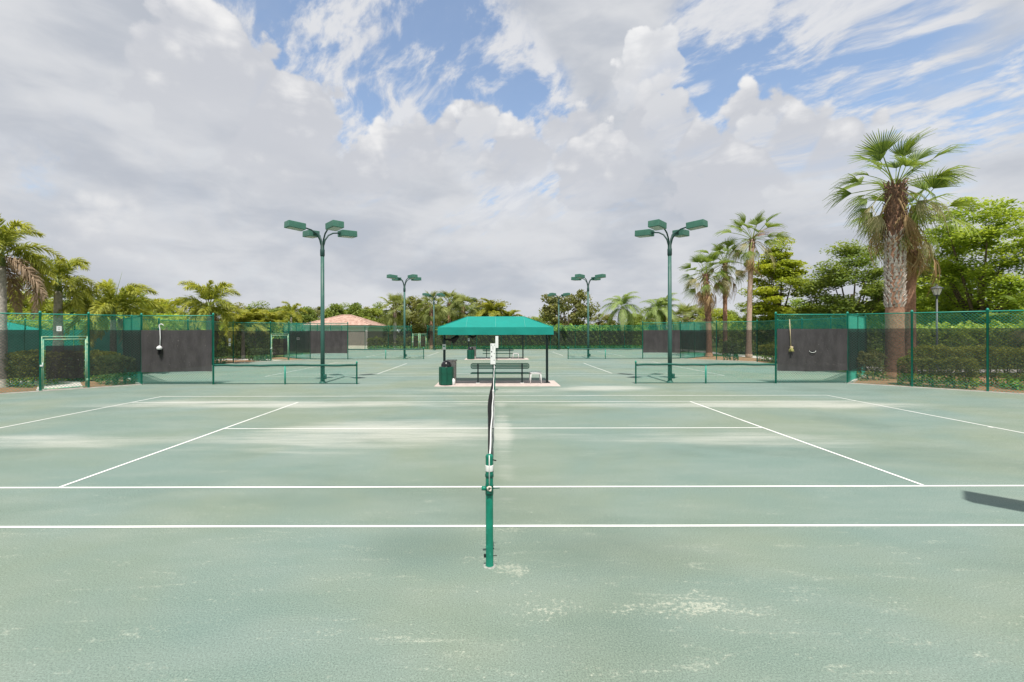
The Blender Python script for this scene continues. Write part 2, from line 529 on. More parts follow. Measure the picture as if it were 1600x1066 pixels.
class MB:
    def __init__(self):
        self.v = []
        self.f = []
        self.s = []

    def box(self, c, size, rz=0.0, rot=None):
        i = len(self.v)
        mtx = rot or Matrix.Rotation(rz, 3, 'Z')
        c = Vector(c)
        for dx in (-.5, .5):
            for dy in (-.5, .5):
                for dz in (-.5, .5):
                    self.v.append(tuple(c + mtx @ Vector((dx * size[0], dy * size[1], dz * size[2]))))
        for f in ((0, 1, 3, 2), (4, 6, 7, 5), (0, 4, 5, 1), (2, 3, 7, 6), (0, 2, 6, 4), (1, 5, 7, 3)):
            self.f.append(tuple(i + q for q in f))
            self.s.append(False)
        return self

    def bbox(self, c, size, bev, rz=0.0):
        """box with chamfered vertical edges and top"""
        sx, sy, sz = (q / 2 for q in size)
        b = bev
        prof = [(-sx + b, -sy), (sx - b, -sy), (sx, -sy + b), (sx, sy - b), (sx - b, sy), (-sx + b, sy), (-sx, sy - b), (-sx, -sy + b)]
        mtx = Matrix.Rotation(rz, 3, 'Z')
        i = len(self.v)
        levels = [(-sz + b, 0.0, -sz)] if False else [(-sz, b), (-sz + b, 0), (sz - b, 0), (sz, b)]
        for (zz, ins) in levels:
            for (px, py) in prof:
                qx = px * (1 - ins / sx)
                qy = py * (1 - ins / sy)
                self.v.append(tuple(Vector(c) + mtx @ Vector((qx, qy, zz))))
        for l in range(3):
            for k in range(8):
                a = i + l * 8 + k
                d = i + l * 8 + (k + 1) % 8
                self.f.append((a, d, d + 8, a + 8))
                self.s.append(False)
        self.f.append(tuple(i + 7 - k for k in range(8)))
        self.f.append(tuple(i + 24 + k for k in range(8)))
        self.s += [False, False]
        return self

    def path(self, pts, radii, n=8, caps=True, smooth=True):
        pts = [Vector(p) for p in pts]
        if not hasattr(radii, '__len__'):
            radii = [radii] * len(pts)
        i0 = len(self.v)
        up = None
        for k, p in enumerate(pts):
            if k == 0:
                tdir = pts[1] - pts[0]
            elif k == len(pts) - 1:
                tdir = pts[-1] - pts[-2]
            else:
                tdir = pts[k + 1] - pts[k - 1]
            tdir.normalize()
            if up is None:
                up = Vector((0, 0, 1)) if abs(tdir.z) < 0.9 else Vector((1, 0, 0))
            a = tdir.cross(up).normalized()
            bb = a.cross(tdir).normalized()
            up = bb
            for j in range(n):
                th = 2 * math.pi * j / n
                self.v.append(tuple(p + a * (math.cos(th) * radii[k]) + bb * (math.sin(th) * radii[k])))
        for k in range(len(pts) - 1):
            for j in range(n):
                a = i0 + k * n + j
                d = i0 + k * n + (j + 1) % n
                self.f.append((a, d, d + n, a + n))
                self.s.append(smooth)
        if caps:
            self.f.append(tuple(i0 + n - 1 - j for j in range(n)))
            self.f.append(tuple(i0 + (len(pts) - 1) * n + j for j in range(n)))
            self.s += [False, False]
        return self

    def tube(self, p0, p1, r0, r1=None, n=10, smooth=True):
        return self.path([p0, p1], [r0, r0 if r1 is None else r1], n, True, smooth)

    def lathe(self, prof, c=(0, 0, 0), n=16, smooth=True):
        """prof: list of (r, z)"""
        i0 = len(self.v)
        for (r, z) in prof:
            for j in range(n):
                th = 2 * math.pi * j / n
                self.v.append((c[0] + r * math.cos(th), c[1] + r * math.sin(th), c[2] + z))
        for k in range(len(prof) - 1):
            for j in range(n):
                a = i0 + k * n + j
                d = i0 + k * n + (j + 1) % n
                self.f.append((a, d, d + n, a + n))
                self.s.append(smooth)
        self.f.append(tuple(i0 + n - 1 - j for j in range(n)))
        self.f.append(tuple(i0 + (len(prof) - 1) * n + j for j in range(n)))
        self.s += [False, False]
        return self

    def poly(self, pts):
        i = len(self.v)
        self.v += [tuple(p) for p in pts]
        self.f.append(tuple(range(i, i + len(pts))))
        self.s.append(False)
        return self

    def mesh(self, name, m):
        me = bpy.data.meshes.new(name)
        me.from_pydata(self.v, [], self.f)
        me.polygons.foreach_set('use_smooth', self.s)
        if m:
            me.materials.append(M[m])
        me.update()
        return me

    def build(self, name, m, parent=None):
        return obj(name, self.mesh(name, m), parent)


def obj(name, me, parent=None, loc=None, rot=None, scale=None):
    o = bpy.data.objects.new(name, me)
    COL.objects.link(o)
    if parent is not None:
        o.parent = parent
    if loc is not None:
        o.location = loc
    if rot is not None:
        o.rotation_euler = rot
    if scale is not None:
        o.scale = scale if hasattr(scale, '__len__') else (scale,) * 3
    return o


def tag(o, label, cat, group=None):
    o['label'] = label
    o['category'] = cat
    if group:
        o['group'] = group
    return o


def thing(name, label, cat, loc=(0, 0, 0), rz=0.0, group=None):
    o = bpy.data.objects.new(name, None)
    COL.objects.link(o)
    o.location = loc
    o.rotation_euler = (0, 0, rz)
    o.empty_display_size = 0.3
    return tag(o, label, cat, group)


def structure(o):
    o['kind'] = 'structure'
    return o


def copy_tree(o, parent=None):
    c = o.copy()
    COL.objects.link(c)
    if parent is not None:
        c.parent = parent
    for ch in o.children:
        copy_tree(ch, c)
    return c


# ------------------------------------------------------------------ setting: ground, court, lines
ROW = 18.29                       # court spacing
Y0 = 5.407                        # near doubles side line
SIDE, STUB, GAPX = 19.6, 15.5, 12.35   # fence plan: side line, inner end of the chamfer, end of the tall stub
YD = (20.15, 20.15 + ROW)         # divider rows
BACK = 58.5

g = MB()
g.poly([(-900, -300, -0.06), (900, -300, -0.06), (900, 1500, -0.06), (-900, 1500, -0.06)])
structure(g.build('ground', 'grass'))

outline = [(-SIDE, -9), (SIDE, -9), (SIDE, YD[0] - 4.1), (STUB, YD[0]), (SIDE, YD[0] + 4.1), (SIDE, YD[1] - 4.1), (STUB, YD[1]), (SIDE, YD[1] + 4.1),
           (SIDE, BACK), (-SIDE, BACK), (-SIDE, YD[1] + 4.1), (-STUB, YD[1]), (-SIDE, YD[1] - 4.1), (-SIDE, YD[0] + 4.1), (-STUB, YD[0]), (-SIDE, YD[0] - 4.1)]
c = MB()
c.poly([(x, y, 0.0) for x, y in outline])
court = structure(c.build('court_surface', 'court'))

rng = random.Random(3)


def tape_material():
    m = bpy.data.materials.new('line_tape')
    m.use_nodes = True
    t = m.node_tree
    N = NT(t)
    b = t.nodes['Principled BSDF']
    b.inputs['Roughness'].default_value = 0.8
    co = t.nodes.new('ShaderNodeTexCoord').outputs['Object']
    dust = N.m('ADD', N.m('MULTIPLY', N.noise(co, 0.8, 6, 0.7), 0.6), N.m('MULTIPLY', N.noise(co, 14, 4, 0.7), 0.4))
    far = N.ss(N.xyz(co)[1], 8.0, 20.0, 0.0, 0.12)
    c = N.mix(N.ss(N.m('ADD', dust, far), 0.46, 0.78, 0, 0.75), (0.80, 0.80, 0.77), (0.40, 0.44, 0.38))
    t.links.new(c, b.inputs['Base Color'])
    M['tape'] = m


tape_material()


def strip(x0, y0, x1, y1, w, bow):
    """a tape with a very slight wander"""
    n = max(4, int((abs(x1 - x0) + abs(y1 - y0)) / 1.2))
    me = MB()
    along_x = abs(x1 - x0) > abs(y1 - y0)
    L, Rr = [], []
    for k in range(n + 1):
        f = k / n
        x = x0 + (x1 - x0) * f
        y = y0 + (y1 - y0) * f
        j = bow * math.sin(f * 7 + y0) + rng.uniform(-.003, .003)
        if along_x:
            L.append((x, y + w / 2 + j, 0.004))
            Rr.append((x, y - w / 2 + j, 0.004))
        else:
            L.append((x - w / 2 + j, y, 0.005))
            Rr.append((x + w / 2 + j, y, 0.005))
    for k in range(n):
        if along_x:
            me.poly([Rr[k], Rr[k + 1], L[k + 1], L[k]])
        else:
            me.poly([L[k], Rr[k], Rr[k + 1], L[k + 1]])
    me.build('line_tape', 'tape', court)


for r in range(3):
    yb = Y0 + r * ROW
    for yy in (0.0, 1.37, 9.6, 10.97):
        strip(-11.885, yb + yy, 11.885, yb + yy, 0.05, 0.004)
    strip(-6.40, yb + 5.485, 6.40, yb + 5.485, 0.05, 0.004)
    for sx in (-1, 1):
        strip(sx * 6.40, yb + 1.40, sx * 6.40, yb + 9.57, 0.05, 0.004)
        strip(sx * 11.86, yb + 0.03, sx * 11.86, yb + 10.94, 0.05, 0.004)
        strip(sx * 11.80, yb + 5.43, sx * 11.80, yb + 5.54, 0.05, 0) if r == 0 else None

# kerbs along the fence foot
for (a, b_) in (((-STUB, YD[0]), (-SIDE, YD[0] - 4.1)), ((STUB, YD[0]), (SIDE, YD[0] - 4.1)), ((-STUB, YD[1]), (-SIDE, YD[1] - 4.1)),
                ((STUB, YD[1]), (SIDE, YD[1] - 4.1)), ((-SIDE, BACK), (SIDE, BACK)), ((STUB, YD[0]), (SIDE, YD[0] + 4.1)), ((-STUB, YD[0]), (-SIDE, YD[0] + 4.1))):
    A, B = Vector((*a, 0)), Vector((*b_, 0))
    dd = (B - A).normalized()
    k = MB()
    k.box((A + B) / 2 + Vector((0, 0, -0.015)), ((B - A).length, 0.17, 0.075), math.atan2(dd.y, dd.x))
    structure(k.build('kerb', 'kerb'))

# planting beds and paths outside the fence
rb = random.Random(5)


def patch(name, pts, z, m, wob=0.35, step=1.0):
    out = []
    for i, p in enumerate(pts):
        q = pts[(i + 1) % len(pts)]
        L = math.hypot(q[0] - p[0], q[1] - p[1])
        n = max(1, int(L / step))
        for k in range(n):
            f = k / n
            out.append((p[0] + (q[0] - p[0]) * f + (rb.uniform(-wob, wob) if k else 0), p[1] + (q[1] - p[1]) * f + (rb.uniform(-wob, wob) if k else 0), z))
    m_ = MB()
    m_.poly(out)
    return structure(m_.build(name, m))


for s in (-1, 1):
    patch('planting_bed', [(s * 15.6, 20.15), (s * 19.8, 16.0), (s * 27, 16.5), (s * 27, 23.5), (s * 19.8, 24.4)][::s], -0.045, 'mulch', 0.0)
    patch('planting_bed', [(s * 15.6, 20.15 + ROW), (s * 19.8, 16.0 + ROW), (s * 25, 16.5 + ROW), (s * 25, 23.5 + ROW), (s * 19.8, 24.4 + ROW)][::s], -0.045, 'mulch', 0.0)
patch('footpath', [(-17.0, 19.0), (-18.0, 18.0), (-20.2, 20.3), (-30, 20.6), (-60, 21), (-60, 23.0), (-30, 22.4), (-19.9, 22.0)][::-1], -0.036, 'path', 0.0)
patch('footpath', [(-17.0, 37.4), (-18.0, 36.4), (-20.5, 38.2), (-45, 38.2), (-45, 40), (-20, 40)][::-1], -0.036, 'path', 0.0)
patch('footpath', [(16.6, 21.45), (18.2, 23.0), (19.7, 21.0), (24.0, 19.4), (60, 19), (60, 21), (25, 21.6), (21.5, 22.7), (19.0, 23.9), (17.9, 22.9)], -0.034, 'path', 0.0) if False else None
patch('footpath', [(22.5, 25.5), (22.5, 60), (24.5, 60), (24.5, 27.5), (60, 27.5), (60, 25.5)][::-1], -0.036, 'path', 0.0)

# ------------------------------------------------------------------ fences
FH = 3.05
_link = {}


def link_mesh(L, H, cell, w, matname):
    key = (round(L, 2), round(H, 2), cell, w, matname)
    if key in _link:
        return _link[key]
    v, f = [], []

    def wire(x0, z0, x1, z1, yo):
        i = len(v)
        dx, dz = x1 - x0, z1 - z0
        l = math.hypot(dx, dz)
        if l < 1e-4:
            return
        nx, nz = -dz / l * w / 2, dx / l * w / 2
        for (x, z) in ((x0, z0), (x1, z1)):
            v.extend([(x + nx, yo, z + nz), (x - nx, yo, z - nz), (x, yo - w * 0.8, z)])
        f.extend([(i, i + 3, i + 4, i + 1), (i + 1, i + 4, i + 5, i + 2), (i + 2, i + 5, i + 3, i)])

    n = int((L + H) / cell) + 1
    for k in range(n):
        o = k * cell
        x0, z0 = o, 0.0
        x1, z1 = o - H, H
        if x0 > L:
            z0 = x0 - L
            x0 = L
        if x1 < 0:
            z1 = H + x1
            x1 = 0.0
        if z0 < z1:
            wire(x0, z0, x1, z1, 0.002)
            wire(L - x0, z0, L - x1, z1, -0.002)
    me = bpy.data.meshes.new('chain_link')
    me.from_pydata(v, [], f)
    me.materials.append(M[matname])
    _link[key] = me
    return me


_pm = {}


def post_mesh(h, r=0.038, m='fence_green', cap=True):
    key = (round(h, 3), r, m, cap)
    if key not in _pm:
        prof = [(r, -0.12), (r, h)]
        if cap:
            prof = [(r, -0.12), (r, h), (r * 1.25, h), (r * 1.25, h + 0.035), (r * 0.9, h + 0.07), (r * 0.25, h + 0.095)]
        _pm[key] = MB().lathe(prof, n=10).mesh('post', m)
    return _pm[key]


def screen_mesh(L, z0, z1, m, seed):
    rr = random.Random(seed)
    nx, nz = max(4, int(L / 0.3)), 7
    ph = [rr.uniform(0, 6.28) for _ in range(6)]
    v, f, = [], []
    for i in range(nx + 1):
        fx = i / nx
        sag = 0.035 * math.sin(fx * math.pi) + 0.012 * math.sin(fx * 13 + ph[0])
        sagb = 0.05 * math.sin(fx * math.pi * 1.0 + ph[1]) * rr.uniform(0.6, 1.0)
        for j in range(nz + 1):
            fz = j / nz
            z = (z0 + sagb * 0.6) * (1 - fz) + (z1 - sag * 0.35) * fz
            y = 0.012 * math.sin(fx * L * 3.1 + ph[2] + fz * 1.5) + 0.010 * math.sin(fx * L * 7.3 + ph[3] - fz * 3) + 0.02 * math.sin(fz * 3.1) * math.sin(fx * 3 + ph[4])
            v.append((0.03 + (L - 0.06) * fx, y, z))
    for i in range(nx):
        for j in range(nz):
            a = i * (nz + 1) + j
            f.append((a, a + nz + 1, a + nz + 2, a + 1))
    me = bpy.data.meshes.new('windscreen')
    me.from_pydata(v, [], f)
    me.polygons.foreach_set('use_smooth', [True] * len(f))
    me.materials.append(M[m])
    return me


_seed = [0]


def fence(A, B, label, bays, screen='screen', zs=(0.55, 2.40), h=FH, cell=0.11, wire=0.0085, skip=(), ends=(True, True), side=1, group='tall green chain link fences'):
    """straight run from A to B; local x runs along it, the windscreen hangs on local -y (side=1)"""
    A, B = Vector((*A, 0)), Vector((*B, 0))
    L = (B - A).length
    t = thing('chain_link_fence', label, 'fence', A, math.atan2(B.y - A.y, B.x - A.x), group)
    cuts = [L * k / bays for k in range(bays + 1)] if isinstance(bays, int) else bays
    for k, x in enumerate(cuts):
        if (k == 0 and not ends[0]) or (k == len(cuts) - 1 and not ends[1]):
            continue
        obj('post', post_mesh(h), t, (x, 0, 0))
    MB().tube((0, 0, h - 0.03), (L, 0, h - 0.03), 0.021, n=8).build('top_rail', 'fence_green', t)
    for k in range(len(cuts) - 1):
        l = cuts[k + 1] - cuts[k]
        if k in skip:
            obj('chain_link', link_mesh(l, h - 2.16, cell, wire, 'wire_green'), t, (cuts[k], 0, 2.13))
            MB().tube((cuts[k], 0, 2.13), (cuts[k + 1], 0, 2.13), 0.021, n=8).build('transom_rail', 'gate_green', t)
            continue
        obj('chain_link', link_mesh(l, h - 0.06, cell, wire, 'wire_green'), t, (cuts[k], 0, 0.03))
        if screen:
            _seed[0] += 1
            obj('windscreen', screen_mesh(l, zs[0], zs[1], screen, _seed[0]), t, (cuts[k], -0.05 * side, 0))
    return t


def gate(A, B, label):
    A, B = Vector((*A, 0)), Vector((*B, 0))
    L = (B - A).length
    t = thing('gate', label, 'gate', A, math.atan2(B.y - A.y, B.x - A.x), 'chain link gates')
    fr = MB()
    x0, x1, z0, z1 = 0.09, L - 0.09, 0.08, 2.02
    for (p, q) in (((x0, z0), (x0, z1)), ((x1, z0), (x1, z1)), ((x0, z0), (x1, z0)), ((x0, z1), (x1, z1))):
        fr.tube((p[0], 0, p[1]), (q[0], 0, q[1]), 0.023, n=8)
    fr.build('gate_frame', 'gate_green', t)
    obj('chain_link', link_mesh(x1 - x0, z1 - z0, 0.11, 0.0085, 'wire_green'), t, (x0, 0, z0))
    _seed[0] += 1
    obj('windscreen', screen_mesh(x1 - x0 - 0.06, 0.45, 1.78, 'screen_gate', _seed[0]), t, (x0 + 0.03, -0.05, 0))
    for x in (0.045, L - 0.045):
        obj('gate_post', post_mesh(2.14, 0.022, 'gate_green', False), t, (x, 0, 0))
    for z in (0.35, 1.85):
        MB().lathe([(0.035, -0.05), (0.045, -0.03), (0.045, 0.03), (0.035, 0.05)], (x1 + 0.05, 0, z), 8).build('hinge', 'gate_green', t)
    la = MB()
    la.box((x0 - 0.05, -0.02, 1.0), (0.10, 0.05, 0.06))
    la.tube((x0 - 0.02, -0.06, 0.93), (x0 - 0.02, -0.06, 1.12), 0.012, n=6)
    la.build('latch', 'white', t)
    return t


def nm(s):
    return 'left' if s < 0 else 'right'


SQ = math.sqrt(2)
ch = 4.1 * SQ
# tall stubs between the courts
for s in (-1, 1):
    a, b_ = (s * STUB, YD[0]), (s * GAPX, YD[0])
    if s > 0:
        a, b_ = b_, a
    fence(a, b_, ('tall fence panel with a thick grey windscreen where a white hooked brush hangs' if s < 0 else
                  'tall fence panel with a thick grey windscreen where a wooden handled brush hangs'), 1, 'screen_thick', (0.56, 2.40))
    a, b_ = (s * STUB, YD[1]), (s * GAPX, YD[1])
    if s > 0:
        a, b_ = b_, a
    fence(a, b_, ('far tall fence panel with grey windscreen in front of the tile roofed hut' if s < 0 else
                  'far tall fence panel with grey windscreen to the left of the slender palms'), 1, 'screen_thick', (0.50, 2.40))
# chamfered corners
dg = [0, 0.30 * ch, 0.30 * ch + 1.42, ch]
fence((-SIDE, YD[0] - 4.1), (-STUB, YD[0]), 'diagonal corner fence with black windscreens around the near gate', [ch - q for q in dg[::-1]], skip=(1,), ends=(True, False))
u = (1 / SQ, 1 / SQ)
gate_at = ch - dg[2]
gA = (-SIDE + gate_at * u[0], YD[0] - 4.1 + gate_at * u[1])
gB = (gA[0] + 1.42 * u[0], gA[1] + 1.42 * u[1])
gate(gA, gB, 'near green gate with black screen below a small white sign')
fence((STUB, YD[0]), (SIDE, YD[0] - 4.1), 'diagonal corner fence with black windscreens in front of the two thick palms', [0, 2.1, 4.2, ch], ends=(False, True))
fence((-SIDE, YD[1] - 4.1), (-STUB, YD[1]), 'far diagonal corner fence around the second gate, left of the hut', [ch - q for q in dg[::-1]], skip=(1,), ends=(True, False))
gA = (-SIDE + gate_at * u[0], YD[1] - 4.1 + gate_at * u[1])
gB = (gA[0] + 1.42 * u[0], gA[1] + 1.42 * u[1])
gate(gA, gB, 'far green gate with black screen, left of the hut')
fence((STUB, YD[1]), (SIDE, YD[1] - 4.1), 'far diagonal corner fence with black windscreens at the foot of the slender palms', 2, ends=(False, True))
for s in (-1, 1):
    for r in (0, 1):
        a, b_ = (s * STUB, YD[r]), (s * SIDE, YD[r] + 4.1)
        if s < 0:
            a, b_ = b_, a
        lab = {(-1, 0): 'diagonal fence running back behind the panel with the white hooked brush',
               (1, 0): 'diagonal fence running back behind the panel with the wooden handled brush',
               (-1, 1): 'farthest diagonal fence on the left, beside the hut',
               (1, 1): 'farthest diagonal fence on the right, behind the slender palms'}[(s, r)]
        fence(a, b_, lab, 2, ends=(s < 0, s > 0), side=1)
    a, b_ = (s * SIDE, -2.0), (s * SIDE, YD[0] - 4.1)
    if s > 0:
        a, b_ = b_, a
    fence(a, b_, 'side fence of the nearest court on the %s, mostly outside the picture' % nm(s), 6, ends=(s < 0, s > 0) if s < 0 else (False, True))
    a, b_ = (s * SIDE, YD[0] + 4.1), (s * SIDE, YD[1] - 4.1)
    if s > 0:
        a, b_ = b_, a
    fence(a, b_, ('side fence of the middle court with black screens below the yellow palms' if s < 0 else 'side fence of the middle court with black screens below the lime green tree'), 4, ends=(False, False))
    a, b_ = (s * SIDE, YD[1] + 4.1), (s * SIDE, BACK)
    if s > 0:
        a, b_ = b_, a
    fence(a, b_, 'side fence of the farthest court, %s' % ('nearest the hut' if s < 0 else 'far right behind the slender palms'), 4, ends=(False, False), cell=0.10, wire=0.008)
fence((-SIDE, BACK), (-10.7, BACK), 'back fence run in front of the hut wall', 3, ends=(True, True), cell=0.11, wire=0.009)
fence((-8.7, BACK), (SIDE, BACK), 'long back fence with black screen below the green vines', 9, ends=(True, True), cell=0.11, wire=0.009)
gate((-10.6, BACK), (-9.72, BACK), 'left leaf of the double gate in the back fence')
gate((-9.68, BACK), (-8.8, BACK), 'right leaf of the double gate in the back fence')

# small white sign over the near gate
sg = MB()
sg.box((0, 0, 0), (0.15, 0.012, 0.20))
gm = (-SIDE + (gate_at + 0.55) * u[0], YD[0] - 4.1 + (gate_at + 0.55) * u[1])
o = sg.build('sign', 'sign_white')
o.location = (gm[0] + 0.03, gm[1] - 0.05, 2.45)
o.rotation_euler = (0, 0, math.pi / 4)
tag(o, 'small white sign on the mesh above the near gate', 'sign')
MB().box((0, -0.0085, 0.03), (0.07, 0.004, 0.012)).build('print_line', 'ink', o)
MB().box((0, -0.0085, -0.03), (0.05, 0.004, 0.015)).build('print_line', 'ink', o)
# notices on the far-left screens
for (px, D, zc, lab) in ((341, 33.6, 1.72, 'white paper notice, upper of two, on the screen beside the hooked brush panel'), (345, 33.6, 1.40, 'white paper notice, lower of two, on the screen beside the hooked brush panel'),
                         (465, 36.6, 1.75, 'white notice on the screen just right of the far gate')):
    o = MB().box((0, 0, 0), (0.24, 0.012, 0.22)).build('notice', 'sign_white')
    o.location = (max(gx(px, D), -SIDE + 0.16), D, zc)
    o.rotation_euler = (0, 0, math.pi / 2 if px < 400 else math.pi / 4)
    if px > 400:
        yy = YD[1] - (abs(gx(px, D)) - STUB)
        o.location = (gx(px, yy) + 0.07, yy - 0.07, zc)
    tag(o, lab, 'notice', 'paper notices')
    MB().box((0, -0.0085, 0), (0.14, 0.004, 0.05)).build('print_line', 'ink', o)

# wind vent cut in the right thick screen
vt = thing('wind_vent', 'crescent wind vent cut in the grey windscreen right of the wooden handled brush', 'vent', (gx(1269, 20.08), 20.07, 1.43))
v_ = MB()
pts = [(0.13 * math.cos(a), 0, 0.07 * math.sin(a) - 0.0) for a in [math.pi + k * math.pi / 10 for k in range(11)]]
v_.poly(pts)
v_.build('opening', 'black', vt)
v_ = MB()
v_.path([(0.14 * math.cos(a), -0.02, 0.078 * math.sin(a)) for a in [math.pi + k * math.pi / 10 for k in range(11)]], 0.009, 5)
v_.build('flap_edge', 'sign_white', vt)

# ------------------------------------------------------------------ low dividers


def divider(x_tall, x_free, y, label, seed):
    """low padded-rail fence from the tall stub to its free end"""
    A = min(x_tall, x_free)
    L = abs(x_tall - x_free)
    t = thing('low_divider_fence', label, 'low fence', (A, y, 0), 0, 'low padded divider fences')
    free_left = x_free < x_tall
    xs = [0.0, L * 0.5] if free_left else [L * 0.5, L]
    for k, x in enumerate(xs):
        end = (x == 0.0 or x == L)
        obj('post', post_mesh(0.92 if end else 0.80, 0.034, 'fence_green', end), t, (x, 0, 0))
    rr = random.Random(seed)
    p1, p2 = rr.uniform(0, 6), rr.uniform(0, 6)
    pts = [(L * k / 40, 0.006 * math.sin(k * 0.7 + p1), 0.835 + 0.010 * math.sin(k * 0.31 + p1) + 0.006 * math.sin(k * 0.9 + p2)) for k in range(41)]
    MB().path(pts, 0.047, 8).build('padded_rail', 'rail_green', t)
    obj('netting', link_mesh(L, 0.78, 0.06, 0.0042, 'wire_green'), t, (0, 0, 0.03))
    MB().tube((0, 0, 0.035), (L, 0, 0.035), 0.012, n=6).build('bottom_wire', 'rail_green', t)


divider(-GAPX, -6.05, YD[0], 'low fence with padded green rail at the foot of the left front light pole', 1)
divider(GAPX, 6.2, YD[0], 'low fence with padded green rail at the foot of the right front light pole', 2)
divider(-GAPX, -6.0, YD[1], 'farther low fence with padded rail at the second light pole on the left', 3)
divider(GAPX, 6.1, YD[1], 'farther low fence with padded rail at the second light pole on the right', 4)

# ------------------------------------------------------------------ light poles


def make_pole():
    t = thing('light_pole', '', 'light pole', (0, 0, 0), 0, 'four headed court light poles')
    MB().path([(0, 0, -0.2), (0, 0, 2.2), (0, 0, 5.7)], [0.094, 0.088, 0.078], 16).build('pole', 'pole_green', t)
    MB().lathe([(0.15, -0.1), (0.15, 0.03), (0.125, 0.06), (0.10, 0.10)], n=16).build('base_cover', 'pole_green', t)
    MB().lathe([(0.085, 5.68), (0.10, 5.72), (0.10, 5.98), (0.085, 6.0), (0.08, 6.28), (0.03, 6.34)], n=12).build('hub', 'arm_green', t)
    MB().box((0.13, -0.05, 0.30), (0.10, 0.12, 0.22)).build('junction_box', 'pole_green', t)
    for k in range(4):
        a = math.pi / 4 + k * math.pi / 2
        c_, s_ = math.cos(a), math.sin(a)
        prof = [(0.03, 5.85), (0.05, 6.15), (0.12, 6.42), (0.28, 6.66), (0.5, 6.79), (0.72, 6.83), (0.86, 6.83)]
        MB().path([(c_ * r, s_ * r, z) for r, z in prof], [0.04, 0.038, 0.036, 0.034, 0.032, 0.032, 0.032], 8).build('arm', 'arm_green', t)
        hd = MB().bbox((0, 0, 0), (0.74, 0.50, 0.27), 0.012)
        h = hd.build('lamp_head', 'lamp_green', t)
        h.location = (c_ * 1.20, s_ * 1.20, 6.86)
        h.rotation_euler = (0, R(-3), a)
        MB().bbox((0.0, 0, -0.137), (0.60, 0.40, 0.02), 0.006).build('lens', 'lens', h)
        MB().bbox((-0.385, 0, 0.0), (0.05, 0.14, 0.12), 0.008).build('arm_bracket', 'arm_green', h)
    return t


pole0 = make_pole()
spots = [(-7.70, 20.55, 'tall green light pole with four lamp heads, front one on the left'),
         (7.85, 20.55, 'tall green light pole with four lamp heads, front one on the right'),
         (-7.67, 38.8, 'second green light pole on the left, behind the far low fence'),
         (7.86, 38.8, 'second green light pole on the right, behind the far low fence'),
         (-7.65, 57.0, 'small far light pole above the left end of the canopy'),
         (7.86, 57.0, 'small far light pole right of the canopy, against the leafy tree'),
         (7.70, 1.97, 'light pole beside the camera, seen only by its shadow at lower right')]
for i, (x, y, lab) in enumerate(spots):
    o = pole0 if i == 0 else copy_tree(pole0)
    o.location = (x, y, 0)
    o['label'] = lab

# ------------------------------------------------------------------ nets


